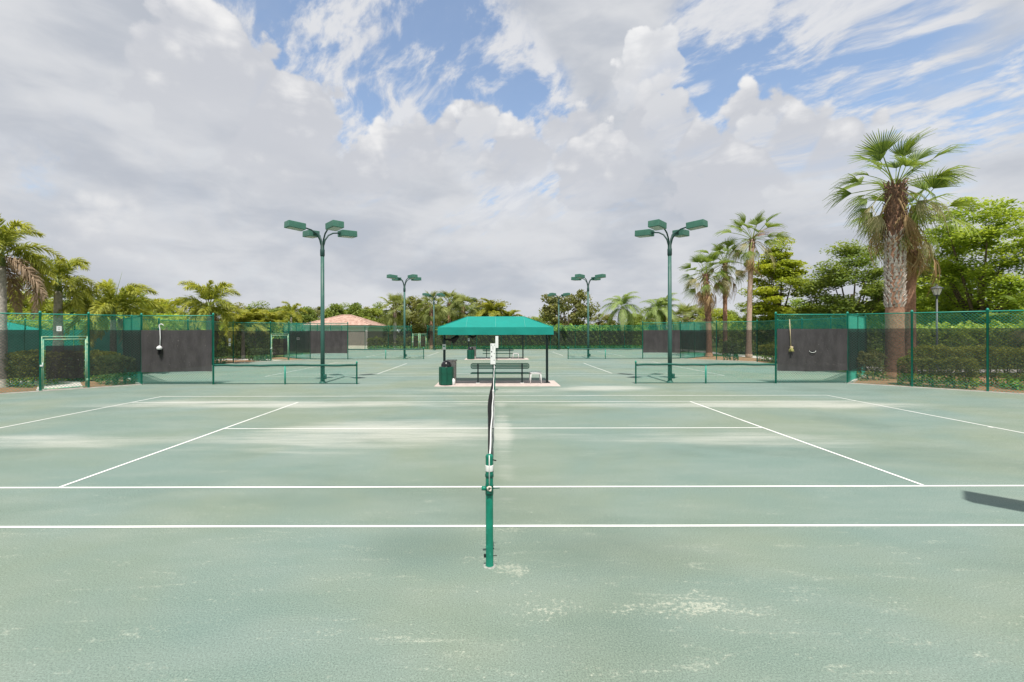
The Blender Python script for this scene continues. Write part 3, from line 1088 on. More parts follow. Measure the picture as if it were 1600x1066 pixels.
def make_net():
    t = thing('tennis_net', '', 'tennis net', (0, 0, 0), 0, 'tennis nets')
    y0, y1 = -0.914, 10.97 + 0.914

    def top(y):
        f = (y - y0) / (y1 - y0)
        return 1.045 - 0.13 * math.sin(math.pi * f)

    def bulge(y, f):
        q = (y - y0) / (y1 - y0)
        return -0.10 * math.sin(math.pi * q) * math.sin(math.pi * min(1, f * 0.9 + 0.08)) - 0.10 * (1 - f) * max(0, math.sin(math.pi * min(1, max(0, (q - 0.35) / 0.55)))) ** 2

    # cords
    n = MB()
    ny = 270
    ya, yb = y0 + 0.05, y1 - 0.05
    cs = [0.0, 0.25, 0.5, 0.75, 1.0]
    for k in range(ny + 1):
        y = ya + (yb - ya) * k / ny
        n.path([(bulge(y, f), y, 0.03 + (top(y) - 0.05) * f) for f in cs], 0.0015, 3, False)
    nz = 22
    for k in range(nz + 1):
        f = k / nz
        n.path([(bulge(y, f), y, 0.03 + (top(y) - 0.05) * f) for y in [ya + (yb - ya) * q / 40 for q in range(41)]], 0.0017, 3, False)
    o = n.build('netting', 'net_cord', t)
    # white head band folded over the cable
    b = MB()
    N_ = 40
    ring = [(-0.008, -0.062), (-0.010, -0.02), (-0.007, 0.004), (0.0, 0.008), (0.007, 0.004), (0.010, -0.02), (0.008, -0.062)]
    for k in range(N_ + 1):
        y = y0 + 0.10 + (y1 - y0 - 0.2) * k / N_
        wob = 0.004 * math.sin(k * 0.9)
        for (rx, rz) in ring:
            b.v.append((rx + wob, y, top(y) + rz))
    m_ = len(ring)
    for k in range(N_):
        for j in range(m_ - 1):
            a = k * m_ + j
            b.f.append((a, a + 1, a + m_ + 1, a + m_))
            b.s.append(True)
    b.build('head_band', 'band_white', t)
    for sd in (-1, 1):
        e = MB()
        for k in range(N_ + 1):
            y = y0 + 0.10 + (y1 - y0 - 0.2) * k / N_
            wob = 0.004 * math.sin(k * 0.9)
            for (rx, rz) in ((0.011, -0.020), (0.017 + 0.004 * math.sin(k * 1.7 + sd), -0.035), (0.014, -0.075)):
                e.v.append((sd * rx + wob, y, top(y) + rz))
        for k in range(N_):
            for j in range(2):
                a = k * 3 + j
                e.f.append((a, a + 1, a + 4, a + 3))
                e.s.append(True)
        e.build('band_edge', 'net_cord', t)
    # centre strap
    MB().box((0, 5.485, 0.46), (0.045, 0.055, 0.90)).build('centre_strap', 'band_white', t)
    for (y, near) in ((y0, True), (y1, False)):
        p = MB().lathe([(0.040, -0.15), (0.040, 0.015), (0.0365, 0.02), (0.0365, 1.06), (0.038, 1.075), (0.030, 1.09), (0.01, 1.097)], (0, y, 0), 20).build('net_post', 'net_post', t)
        MB().lathe([(0.068, -0.02), (0.064, 0.004), (0.043, 0.007)], (0, y, 0), 14).build('ground_sleeve', 'sleeve', p)
        sgn = -1 if near else 1
        MB().lathe([(0.0385, 0.93), (0.0395, 0.935), (0.0395, 0.985), (0.0385, 0.99)], (0, y, 0), 20).build('tape_wrap', 'band_white', p)
        MB().lathe([(0.0385, 0.87), (0.042, 0.875), (0.042, 0.90), (0.0385, 0.905)], (0, y, 0), 20).build('clamp', 'net_post_dark', p)
        w = MB()
        w.lathe([(0.0385, 0.70), (0.0395, 0.705), (0.0395, 0.79), (0.0385, 0.80)], (0, y, 0), 20)
        w.box((0, y + sgn * 0.045, 0.765), (0.045, 0.03, 0.08))
        w.build('winch_plate', 'net_post_dark', p)
        MB().path([(-0.03, y + sgn * 0.03, 0.77), (-0.075, y + sgn * 0.03, 0.77)], [0.022, 0.020], 12).build('winch_drum', 'net_post', p)
        MB().path([(0.03, y + sgn * 0.02, 0.765), (0.10, y + sgn * 0.02, 0.77)], 0.005, 6).build('winch_pin', 'net_post_dark', p)
        MB().path([(0.0, y + 0.01, 1.095), (0.0, y + sgn * 0.030, 1.085), (0.0, y + sgn * 0.043, 1.05), (0.0, y + sgn * 0.044, 0.80)], 0.0055, 6).build('cable', 'band_white', p)
        kn = MB()
        rr = random.Random(8)
        for q in range(7):
            th = rr.uniform(0, 6.28)
            kn.path([(0.018 * math.cos(th), y + sgn * 0.052, 0.775 + 0.02 * math.sin(th)), (0.022 * math.cos(th + 1), y + sgn * 0.066, 0.775 + 0.022 * math.sin(th + 1)),
                     (0.016 * math.cos(th + 2.2), y + sgn * 0.055, 0.77 + 0.02 * math.sin(th + 2.2))], 0.009, 6)
        kn.build('rope_knot', 'rope', p)
        hk = MB()
        hk.box((-0.045, y, 0.10), (0.022, 0.022, 0.028))
        hk.tube((0.03, y, 0.10), (0.072, y, 0.10), 0.004, n=6)
        hk.tube((0.03, y, 0.17), (0.045, y, 0.172), 0.005, n=6)
        hk.tube((0.03, y, 1.04), (0.068, y, 1.03), 0.006, n=6)
        hk.build('lacing_bolt', 'black', p)
    return t


net0 = make_net()
for i, lab in enumerate(('nearest tennis net seen end on, green post with white rope knot', 'middle tennis net behind the nearest bench and canopy', 'farthest tennis net behind the second bench')):
    o = net0 if i == 0 else copy_tree(net0)
    o.location = (0, Y0 + i * ROW, 0)
    o['label'] = lab

# score boards standing on the far net post
YP = Y0 + 10.97 + 0.914


def score(px0, px1, py0, py1, D, label, marks):
    x0, x1, z1, z0 = gx(px0, D), gx(px1, D), gz(py0, D), gz(py1, D)
    t = thing('score_card', label, 'score board', ((x0 + x1) / 2, D, z0), 0, 'white score cards on the net post')
    w, h = x1 - x0, z1 - z0
    MB().bbox((0, 0, h / 2), (w, 0.03, h), 0.006).build('board', 'sign_white', t)
    MB().box((0, 0.03, h / 2 - 0.25), (0.03, 0.02, h + 0.45)).build('bracket', 'dark_post', t)
    for (fx, fz, ww, hh) in marks:
        MB().bbox((fx * w, -0.017, fz * h), (ww, 0.008, hh), 0.003).build('number_mark', 'ink', t)
    return t


score(766.2, 774.2, 537, 569.5, YP - 0.06, 'tall white score card with dark marks on the far net post',
      ((-.28, .93, .022, .03), (.3, .93, .03, .022), (0.0, .80, .015, .13), (-.26, .61, .04, .05), (.26, .52, .03, .02), (-.26, .39, .032, .05), (.24, .21, .04, .02)))
score(774.0, 778.6, 525.3, 544, YP + 0.06, 'narrow upper white score card just under the canopy edge', ())

# ------------------------------------------------------------------ shelter


def make_shelter():
    t = thing('shade_canopy', '', 'canopy', (0, 0, 0), 0, 'green shade canopies over benches')
    hw, hd, ze0, ze1, zr, rw = 2.42, 1.24, 2.14, 2.455, 2.95, 1.24
    # roof skin with slight sag, four hip faces subdivided
    ridge = [(-rw, 0, zr), (rw, 0, zr)]
    cor = [(-hw, -hd, ze1), (hw, -hd, ze1), (hw, hd, ze1), (-hw, hd, ze1)]

    def face(a, b_, c_, d_, nu=16, nv=8, sag=0.025):
        m_ = MB()
        a, b_, c_, d_ = (Vector(q) for q in (a, b_, c_, d_))
        i0 = len(m_.v)
        for j in range(nv + 1):
            fv = j / nv
            for i in range(nu + 1):
                fu = i / nu
                p = (a * (1 - fu) + b_ * fu) * (1 - fv) + (d_ * (1 - fu) + c_ * fu) * fv
                p.z -= sag * math.sin(math.pi * fv) * (abs(math.sin(math.pi * fu * 4)) * 0.35 + 0.4)
                m_.v.append(tuple(p))
        for j in range(nv):
            for i in range(nu):
                q = i0 + j * (nu + 1) + i
                m_.f.append((q, q + 1, q + nu + 2, q + nu + 1))
                m_.s.append(True)
        return m_

    for (a, b_, c_, d_) in ((cor[0], cor[1], ridge[1], ridge[0]), (cor[2], cor[3], ridge[0], ridge[1]), (cor[1], cor[2], ridge[1], ridge[1]), (cor[3], cor[0], ridge[0], ridge[0])):
        face(a, b_, c_, d_).build('roof_panel', 'canopy', t)
    # valance
    for k in range(4):
        A, B = Vector(cor[k]), Vector(cor[(k + 1) % 4])
        nseg = 30
        v_ = MB()
        for i in range(nseg + 1):
            f = i / nseg
            p = A.lerp(B, f)
            out = (Vector((0, -1, 0)), Vector((1, 0, 0)), Vector((0, 1, 0)), Vector((-1, 0, 0)))[k]
            for (zz, off) in ((ze1 + 0.004, 0.0), (ze1 - 0.1, 0.004 + 0.004 * math.sin(i * 1.3)), (ze0, 0.006 + 0.010 * math.sin(i * 0.9 + k))):
                q = p + out * off
                v_.v.append((q.x, q.y, zz + (0.004 * math.sin(i * 0.7) if zz == ze0 else 0)))
        for i in range(nseg):
            for j in range(2):
                q = i * 3 + j
                v_.f.append((q, q + 1, q + 4, q + 3))
                v_.s.append(True)
        v_.build('valance', 'canopy', t)
    # seams
    for x in (-0.42, 0.0, 0.42):
        xa = x / 0.42 * rw
        sm = MB()
        off = 0.012
        sm.path([(xa, -0.02, zr + off * 0.5), (xa * 1.0, -hd * 0.5, (zr + ze1) / 2 + off - 0.012), (xa, -hd + 0.01, ze1 + off)], 0.007, 5)
        sm.build('seam', 'canopy_seam', t)
    for k, (sx, sy) in enumerate(((-1, -1), (1, -1), (1, 1), (-1, 1))):
        sm = MB()
        sm.path([(sx * rw, 0, zr + 0.004), (sx * hw, sy * hd, ze1 + 0.006)], 0.010, 5)
        sm.build('hip_piping', 'canopy', t)
    # frame
    for s in (-1, 1):
        MB().box((s * 2.28, 0, 1.22), (0.10, 0.10, 2.48)).build('post', 'dark_post', t)
        MB().box((s * 2.28, 0, 0.01), (0.22, 0.22, 0.02)).build('foot_plate', 'dark_post', t)
        fr = MB()
        fr.tube((s * 2.28, -hd + 0.03, ze1 - 0.05), (s * 2.28, hd - 0.03, ze1 - 0.05), 0.03, n=8)
        fr.tube((s * 2.28, 0, 1.9), (s * 2.28, -0.75, ze1 - 0.06), 0.02, n=6)
        fr.tube((s * 2.28, 0, 1.9), (s * 2.28, 0.75, ze1 - 0.06), 0.02, n=6)
        fr.build('cross_arm', 'dark_post', t)
    fr = MB()
    fr.tube((-2.28, 0, ze1 - 0.05), (2.28, 0, ze1 - 0.05), 0.03, n=8)
    fr.tube((-2.36, -hd + 0.03, ze1 - 0.04), (2.36, -hd + 0.03, ze1 - 0.04), 0.018, n=6)
    fr.tube((-2.36, hd - 0.03, ze1 - 0.04), (2.36, hd - 0.03, ze1 - 0.04), 0.018, n=6)
    fr.build('ridge_frame', 'dark_post', t)
    return t


PADY = YD[0] + 0.25
sh0 = make_shelter()
sh0.location = (0.05, PADY, 0.02)
sh0['label'] = 'large green fabric canopy over the bench at the end of the near net'
sh1 = copy_tree(sh0)
sh1.location = (0.05, PADY + ROW, 0.02)
sh1['label'] = 'second green canopy hidden behind the large one, over the far bench'
sh2 = copy_tree(sh0)
sh2.location = (-33.5, 30.5, 0.02)
sh2['label'] = 'green canopy of a neighbouring court at the far left edge'

for i in range(2):
    p = MB().bbox((0.12, PADY - 0.15 + i * ROW, -0.01), (5.3, 2.1, 0.07), 0.015).build('concrete_pad', 'concrete')
    structure(p)

# bundled black strap under the canopy
b = MB()
b.path([(-2.24, 0, 2.09), (-2.0, -.05, 2.06), (-1.84, -.05, 2.10), (-1.66, 0, 2.26)], [0.035, 0.06, 0.085, 0.07], 8)
b.path([(-1.66, 0.02, 2.24), (-1.80, 0, 2.06), (-1.92, 0, 1.93)], [0.075, 0.085, 0.055], 8)
b.path([(-1.2, 0, 2.27), (-1.02, 0, 2.16), (-0.86, 0, 2.25)], [0.05, 0.06, 0.04], 8)
o = b.build('bundled_curtain', 'black')
o.location = (0.05, PADY - 0.05, -0.13)
tag(o, 'black bundled curtain tied up under the left end of the canopy', 'curtain')

# ------------------------------------------------------------------ bench, bin, pillar, stool


def make_bench():
    t = thing('bench', '', 'bench', (0, 0, 0), 0, 'green benches under canopies')
    hw = 1.28
    # stadium shaped backrest frame with mesh infill; the bench is seen from behind
    def stadium(hw, z0, z1, n=8):
        r = (z1 - z0) / 2
        zc = (z0 + z1) / 2
        rr = r * 0.75
        out = []
        for (cx, cz, a0) in ((hw - rr, zc + r - rr, 0), (-hw + rr, zc + r - rr, 90), (-hw + rr, zc - r + rr, 180), (hw - rr, zc - r + rr, 270)):
            for k in range(n + 1):
                a = R(a0 + 90 * k / n)
                out.append((cx + rr * math.cos(a), cz + rr * math.sin(a)))
        return out
    st = stadium(hw, 0.64, 0.865)
    b_ = MB()
    b_.path([(x, 0.06, z) for x, z in st] + [(st[0][0], 0.06, st[0][1])], 0.017, 6, False)
    b_.build('backrest_frame', 'bench_green', t)
    MB().poly([(x, 0.06, z) for x, z in st]).build('backrest_mesh', 'bench_mesh', t)
    for z in (0.715, 0.79):
        MB().box((0, 0.056, z), (2 * hw - 0.1, 0.012, 0.03)).build('backrest_slat', 'bench_green', t)
    for k in range(4):
        MB().bbox((0, 0.12 + k * 0.115, 0.435), (2 * hw, 0.10, 0.028), 0.008).build('seat_slat', 'bench_green', t)
    MB().box((0, 0.062, 0.432), (2 * hw + 0.04, 0.02, 0.055)).build('seat_edge', 'bench_green', t)
    for s in (-0.97, 0.97):
        MB().box((s, 0, 0.42), (0.06, 0.075, 0.86)).build('leg_post', 'dark_post', t)
        sp = MB()
        sp.box((s, 0.28, 0.39), (0.05, 0.50, 0.05))
        sp.path([(s, 0.04, 0.12), (s, 0.45, 0.37)], 0.02, 6)
        sp.build('seat_bracket', 'dark_post', t)
        MB().bbox((s, 0.0, 0.012), (0.16, 0.16, 0.02), 0.004).build('foot_plate', 'sign_white', t)
    return t


bench0 = make_bench()
bench0.location = (0.24, PADY - 0.22, 0.025)
bench0['label'] = 'dark green bench on the pink pad just behind the near net'
b1 = copy_tree(bench0)
b1.location = (0.24, PADY - 0.22 + ROW, 0.025)
b1['label'] = 'smaller looking far bench seen beyond the near canopy'


def make_bin():
    t = thing('trash_can', '', 'trash can', (0, 0, 0), 0.2, 'green trash cans beside benches')
    n = 8
    r = 0.285
    for k in range(n):
        a = 2 * math.pi * (k + 0.5) / n
        w = 2 * r * math.tan(math.pi / n) - 0.012
        MB().bbox((r * math.cos(a), r * math.sin(a), 0.39), (0.022, w, 0.72), 0.005, a).build('panel', 'bin_green', t) if False else None
        m_ = MB().bbox((0, 0, 0.39), (0.022, w, 0.72), 0.005)
        o = m_.build('panel', 'bin_green', t)
        o.location = (r * math.cos(a), r * math.sin(a), 0)
        o.rotation_euler = (0, 0, a)
    MB().lathe([(0.25, 0.03), (0.265, 0.06), (0.265, 0.74), (0.25, 0.75)], n=16).build('liner', 'black', t)
    l = MB().lathe([(0.27, 0.745), (0.27, 0.775), (0.225, 0.785), (0.222, 0.83), (0.205, 0.91), (0.165, 0.97), (0.10, 1.015), (0.03, 1.03)], n=24).build('dome_lid', 'black_gloss', t)
    MB().bbox((0, -0.215, 0.85), (0.18, 0.03, 0.10), 0.008).build('flap', 'black', l)
    MB().lathe([(0.30, 0.75), (0.305, 0.755), (0.305, 0.772), (0.29, 0.776)], n=8, smooth=False).build('rim', 'bin_green', t)
    return t


bin0 = make_bin()
bin0.location = (gx(696, 19.5) + 0.02, 19.62, 0.025)
bin0['label'] = 'green trash can with black dome lid at the near left canopy post'
b1 = copy_tree(bin0)
b1.location = (-2.02, 19.62 + ROW, 0.025)
b1['label'] = 'far green trash can with dome lid seen beside the near canopy post'


def make_pillar():
    t = thing('stone_pillar', '', 'stone pillar', (0, 0, 0), 0, 'grey stone pillars behind trash cans')
    MB().bbox((0, 0, 0.49), (0.40, 0.42, 0.96), 0.03).build('shaft', 'pillar_grey', t)
    MB().bbox((0, 0, 0.995), (0.46, 0.48, 0.06), 0.012).build('cap', 'pillar_grey', t)
    MB().tube((0.21, -0.16, 0.06), (0.21, -0.16, 1.0), 0.012, n=6).build('side_pipe', 'dark_post', t)
    return t


p0 = make_pillar()
p0.location = (gx(704, 20.1) + 0.02, 20.28, 0.025)
p0['label'] = 'grey stone pillar right behind the near trash can'
p1 = copy_tree(p0)
p1.location = (-1.82, 20.28 + ROW, 0.025)
p1['label'] = 'grey stone pillar right behind the far trash can'


def make_stool():
    t = thing('plastic_stool', '', 'stool', (0, 0, 0), 0.06, 'white plastic stools')
    MB().bbox((0, 0, 0.475), (0.50, 0.42, 0.035), 0.012).build('stool_top', 'white', t)
    for sx in (-1, 1):
        for sy in (-1, 1):
            MB().path([(sx * 0.21, sy * 0.16, 0.47), (sx * 0.245, sy * 0.19, 0.0)], [0.024, 0.018], 8).build('leg', 'white', t)
    ap = MB()
    ap.box((0, -0.19, 0.44), (0.40, 0.015, 0.05))
    ap.box((0, 0.19, 0.44), (0.40, 0.015, 0.05))
    ap.build('apron', 'white', t)
    return t


s0 = make_stool()
s0.location = (gx(836.5, 20.1), 20.15, 0.025)
s0['label'] = 'small white plastic stool right of the near bench'
s1 = copy_tree(s0)
s1.location = (1.70, 20.15 + ROW, 0.025)
s1['label'] = 'small white plastic stool beside the far bench'

o = MB().lathe([(0.06, 0.0), (0.075, 0.02), (0.08, 0.2), (0.06, 0.235), (0.03, 0.25), (0.028, 0.28)], n=12).build('white_jug', 'white')
o.location = (gx(708, 19.5), 19.55, 0.025)
tag(o, 'small white jug on the pad at the foot of the trash can', 'jug')

for i in range(2):
    o = MB().bbox((0, 0, 0), (0.15, 0.05, 0.24), 0.008).build('post_notice', 'sign_white')
    o.location = (0.05 - 2.28, PADY + i * ROW - 0.08, 1.60 + 0.02)
    tag(o, ('pale notice box on the left post of the near canopy', 'pale notice box on the left post of the far canopy')[i], 'notice', 'notice boxes on canopy posts')
    MB().box((0, -0.0265, 0.03), (0.09, 0.004, 0.05)).build('print_line', 'net_post', o)

# ------------------------------------------------------------------ hanging court brushes
t = thing('court_brush', 'white hooked court brush hanging on the left grey fence screen', 'brush', (gx(249, 20.0), YD[0] - 0.12, 0))
zt, zb = gz(512, 20.0), gz(541, 20.0)
hk = [(0.0, 0, zb), (0.02, 0, (zt + zb) / 2), (0.0, 0, zt), (-0.03, 0, zt + 0.07), (-0.02, 0, zt + 0.15), (0.05, 0, zt + 0.19), (0.13, 0, zt + 0.16), (0.17, 0, zt + 0.10)]
MB().path(hk, [0.019] * 6 + [0.017, 0.012], 8).build('handle', 'white', t)
MB().lathe([(0.02, 0.0), (0.09, 0.02), (0.11, 0.06), (0.10, 0.12), (0.05, 0.16), (0.02, 0.18)], (0.0, -0.03, zb - 0.13), 12).build('brush_head', 'white', t)
MB().path([(0.0, -0.03, zb - 0.05), (-0.08, -0.05, zb - 0.09), (-0.15, -0.05, zb - 0.06)], [0.03, 0.025, 0.015], 6).build('side_knob', 'black', t)
br = MB()
rr = random.Random(2)
for k in range(46):
    a, q = rr.uniform(0, 6.28), rr.uniform(0, 0.08)
    br.path([(q * math.cos(a), -0.03 + q * math.sin(a), zb - 0.12), (q * 1.2 * math.cos(a) + 0.02, -0.03 + q * 1.2 * math.sin(a), zb - 0.12 - rr.uniform(0.16, 0.25))], [0.008, 0.004], 3, False)
br.build('bristles', 'black', t)

t = thing('court_brush', 'wooden handled court brush with yellow bristles hanging on the right grey screen', 'brush', (gx(1236.5, 20.0), YD[0] - 0.12, 0))
zt, zb = gz(500, 20.0), gz(543, 20.0)
MB().path([(-0.06, 0, zt), (0.0, 0, zb)], [0.016, 0.019], 8).build('handle', 'wood_pale', t)
MB().bbox((0.01, -0.02, zb - 0.02), (0.12, 0.08, 0.08), 0.012).build('brush_head', 'wood_pale', t)
br = MB()
for k in range(90):
    a, q = rr.uniform(0, 6.28), rr.uniform(0, 1)
    br.path([(0.01 + 0.05 * q * math.cos(a), -0.03 + 0.03 * q * math.sin(a), zb - 0.05), (0.01 + 0.13 * q * math.cos(a), -0.03 + 0.10 * q * math.sin(a), zb - 0.10 - rr.uniform(0.02, 0.12))], [0.011, 0.006], 3, False)
br.build('bristles', 'bristle_yellow', t)

# ------------------------------------------------------------------ hut behind the back fence
hx, hy = -21.6, 66.5
hut = thing('tile_roofed_hut', 'cream hut with a pink tiled hip roof behind the back fence', 'building', (hx, hy, -0.06))
W2, D2, EH = 4.2, 4.0, 3.15
for (cx_, cy_, sx_, sy_) in ((0, -D2, 2 * W2, 0.2), (0, D2, 2 * W2, 0.2), (-W2 + 0.1, 0, 0.2, 2 * D2 - 0.2), (W2 - 0.1, 0, 0.2, 2 * D2 - 0.2)):
    MB().box((cx_, cy_, EH / 2), (sx_, sy_, EH)).build('wall', 'stucco', hut)
MB().bbox((0, 0, EH - 0.02), (2 * W2 + 0.5, 2 * D2 + 0.7, 0.34), 0.03).build('fascia', 'trim', hut)
rf = thing_roof = None
rm = MB()
ov = 0.55
A_, B_, C_, D_ = (-W2 - ov, -D2 - ov, EH + .14), (W2 + ov, -D2 - ov, EH + .14), (W2 + ov, D2 + ov, EH + .14), (-W2 - ov, D2 + ov, EH + .14)
P_, Q_ = (-0.7, 0, EH + 1.62), (0.7, 0, EH + 1.62)
for f_ in ((A_, B_, Q_, P_), (B_, C_, Q_), (C_, D_, P_, Q_), (D_, A_, P_)):
    rm.poly(f_)
rm.poly([A_, D_, C_, B_])
roof = rm.build('roof', 'roof_tile', hut)
for (p, q) in ((A_, P_), (B_, Q_), (C_, Q_), (D_, P_), (P_, Q_)):
    MB().path([p, q], 0.11, 6).build('ridge_tile', 'roof_tile', roof)
# courses of tiles on the slopes that face the courts
for k in range(1, 9):
    f = k / 9.0
    for (a, b_, c_, d_) in ((A_, B_, Q_, P_), (B_, C_, Q_, Q_)):
        p = Vector(a).lerp(Vector(d_), f)
        q = Vector(b_).lerp(Vector(c_), f)
        MB().path([p + Vector((0, -0.01, 0.012)), q + Vector((0, -0.01, 0.012))], 0.028, 4, True, False).build('tile_course', 'roof_tile', roof)
for x in (-W2 + 0.16, -0.9, W2 - 0.16):
    MB().box((x, -D2 - 0.14, EH / 2 - 0.12), (0.36, 0.10, EH - 0.24)).build('pilaster', 'trim', hut)

# ------------------------------------------------------------------ foliage


def leaf_mesh(name, pts, size, rs, matname, up=0.9, aspect=0.5, tint=None, bend=None):
    n = len(pts)
    nr = rs.normal(size=(n, 3))
    nr /= np.linalg.norm(nr, axis=1)[:, None]
    nr[:, 2] = np.abs(nr[:, 2]) + up
    nr /= np.linalg.norm(nr, axis=1)[:, None]
    t = np.cross(nr, rs.normal(size=(n, 3)))
    t /= np.linalg.norm(t, axis=1)[:, None] + 1e-9
    b = np.cross(nr, t)
    s = size * rs.uniform(0.6, 1.35, n)[:, None]
    v = np.empty((n, 4, 3))
    v[:, 0] = pts - t * s
    v[:, 1] = pts + b * s * aspect
    v[:, 2] = pts + t * s
    v[:, 3] = pts - b * s * aspect
    me = bpy.data.meshes.new(name)
    me.vertices.add(n * 4)
    me.vertices.foreach_set('co', v.reshape(-1).astype(np.float32))
    me.loops.add(n * 4)
    me.loops.foreach_set('vertex_index', np.arange(n * 4, dtype=np.int32))
    me.polygons.add(n)
    me.polygons.foreach_set('loop_start', np.arange(0, n * 4, 4, dtype=np.int32))
    at = me.attributes.new('tint', 'FLOAT', 'FACE')
    tv = rs.uniform(0, 1, n) if tint is None else np.clip(tint + rs.normal(0, 0.16, n), 0, 1)
    at.data.foreach_set('value', tv.astype(np.float32))
    me.materials.append(M[matname])
    me.update(calc_edges=True)
    return me


def crown_points(seed, rx, rz, z0, nclump, nleaf, clump_r, flat=0.6, shape='round', lean=(0, 0)):
    rs = np.random.RandomState(seed)
    C_, T_ = [], []
    for _ in range(nclump):
        while True:
            p = rs.uniform(-1, 1, 3)
            q = np.linalg.norm(p)
            if q < 1 and q > 0.35:
                break
        if shape == 'cone':
            w = 1.0 - 0.72 * (p[2] * 0.5 + 0.5)
            p = np.array([p[0] * w, p[1] * w, p[2]])
        elif shape == 'spread':
            w = 0.75 + 0.25 * p[2]
            p = np.array([p[0] * w, p[1] * w, p[2]])
        C_.append(p)
        T_.append(rs.uniform(0.15, 0.85))
    C_ = np.array(C_)
    pts, tint = [], []
    for c_, tt in zip(C_, T_):
        k = int(nleaf / nclump * rs.uniform(0.6, 1.4))
        r_ = clump_r * rs.uniform(0.6, 1.35)
        d_ = rs.normal(size=(k, 3))
        d_ /= np.linalg.norm(d_, axis=1)[:, None]
        d_ *= (rs.uniform(0, 1, k) ** 0.45)[:, None]
        d_ *= np.array([r_, r_, r_ * flat])
        cc = np.array([c_[0] * rx + lean[0] * (c_[2] + 1), c_[1] * rx + lean[1] * (c_[2] + 1), z0 + rz + c_[2] * rz])
        pts.append(cc + d_)
        tint.append(np.full(k, tt))
    return np.concatenate(pts), np.concatenate(tint), rs, [(c_[0] * rx, c_[1] * rx, z0 + rz + c_[2] * rz) for c_ in C_]


def tree_parts(seed, rx, h, trunk_h, nclump, nleaf, clump_r, leaf, matname, shape='round', trunk_r=0.16, bark='bark', flat=0.6, up=0.9, nlimb=9):
    """returns (trunk mesh, crown mesh) for a tree h tall whose crown starts at trunk_h"""
    rz = (h - trunk_h) / 2
    pts, tint, rs, cl = crown_points(seed, rx, rz, trunk_h, nclump, nleaf, clump_r, flat, shape)
    crown = leaf_mesh('crown', pts, leaf, rs, matname, up=up, tint=tint)
    rr = random.Random(seed)
    tb = MB()
    tz = trunk_h + rz * 0.9
    tb.path([(0, 0, -0.15), (0.04, 0.02, trunk_h * 0.6), (-0.05, 0.05, trunk_h), (0.05, 0, tz)], [trunk_r * 1.25, trunk_r, trunk_r * 0.85, trunk_r * 0.4], 9)
    for (cx_, cy_, cz_) in rr.sample(cl, min(nlimb, len(cl))):
        zs = min(cz_ - 0.1, trunk_h * rr.uniform(0.7, 1.15))
        mid = Vector((cx_ * 0.45, cy_ * 0.45, (zs + cz_) / 2 + 0.25 * rr.uniform(-.5, 1)))
        tb.path([(0, 0, zs), mid, (cx_ * 0.95, cy_ * 0.95, cz_)], [trunk_r * 0.5, trunk_r * 0.32, trunk_r * 0.1], 6, False)
    return tb.mesh('trunk', bark), crown


def place_tree(name, parts, label, cat, loc, scale=1.0, rz=0.0, group=None, zscale=None):
    t = thing(name, label, cat, loc, rz, group)
    t.scale = (scale, scale, zscale or scale)
    obj('trunk', parts[0], t)
    obj('crown', parts[1], t)
    return t


# big trees on the right
D = 36.0
T3 = tree_parts(11, 6.0, gz(306, D), 2.2, 150, 36000, 1.15, 0.13, 'leaf_bright', 'spread', 0.30, flat=0.45, nlimb=16)
place_tree('broadleaf_tree', T3, 'large bright green tree behind the lamp post at the right edge', 'tree', (gx(1532, D), D, -0.06))
D = 42.0
T2 = tree_parts(12, 4.1, gz(378, D), 1.8, 110, 28000, 1.1, 0.135, 'leaf_mid', 'round', 0.25, flat=0.5, nlimb=12)
place_tree('broadleaf_tree', T2, 'darker rounded tree left of the two thick palms', 'tree', (gx(1330, D), D, -0.06))
D = 46.0
T1 = tree_parts(13, 4.5, gz(378, D), 1.5, 100, 24000, 1.05, 0.15, 'leaf_lime', 'cone', 0.25, flat=0.38, nlimb=12)
place_tree('broadleaf_tree', T1, 'lime green cone shaped tree right of the slender palms', 'tree', (gx(1217, D), D, -0.06))
D = 52.0
T5 = tree_parts(15, 4.0, 7.0, 0.8, 70, 14000, 1.1, 0.16, 'leaf_bright', 'round', 0.2)
for i, (px, D, s, lab) in enumerate(((1268, 50, 0.85, 'low green tree filling the gap between the lime tree and the darker tree'), (1440, 44, 0.95, 'green tree peeping out behind the two thick palms'),
                                     (1592, 47, 1.0, 'green tree at the right edge behind the large bright tree'))):
    place_tree('broadleaf_tree', T5, lab, 'tree', (gx(px, D), D, -0.06), s, i * 1.3)

# tree line kinds
K = {
    'olive': tree_parts(21, 3.4, 7.0, 1.2, 60, 9000, 0.95, 0.17, 'leaf_olive', 'round'),
    'mid': tree_parts(22, 3.3, 7.0, 1.0, 60, 9000, 0.95, 0.17, 'leaf_mid', 'round'),
    'pine': tree_parts(23, 3.1, 7.0, 1.0, 100, 12000, 0.62, 0.15, 'leaf_mid', 'cone', 0.12, flat=0.8, up=0.2),
    'dark': tree_parts(24, 3.4, 7.0, 0.8, 60, 9000, 1.0, 0.17, 'leaf_dark', 'round'),
    'bright': tree_parts(25, 3.4, 7.0, 0.8, 60, 9000, 1.0, 0.17, 'leaf_lime', 'round'),
    'open': tree_parts(26, 4.2, 7.0, 1.6, 70, 5200, 0.75, 0.19, 'leaf_olive', 'spread', 0.14, flat=0.75, up=0.1, nlimb=22),
}
desc = {'olive': 'olive green tree', 'mid': 'mid green tree', 'pine': 'feathery pine', 'dark': 'dark green tree', 'bright': 'yellow green tree', 'open': 'open leafy tree with bare twigs'}
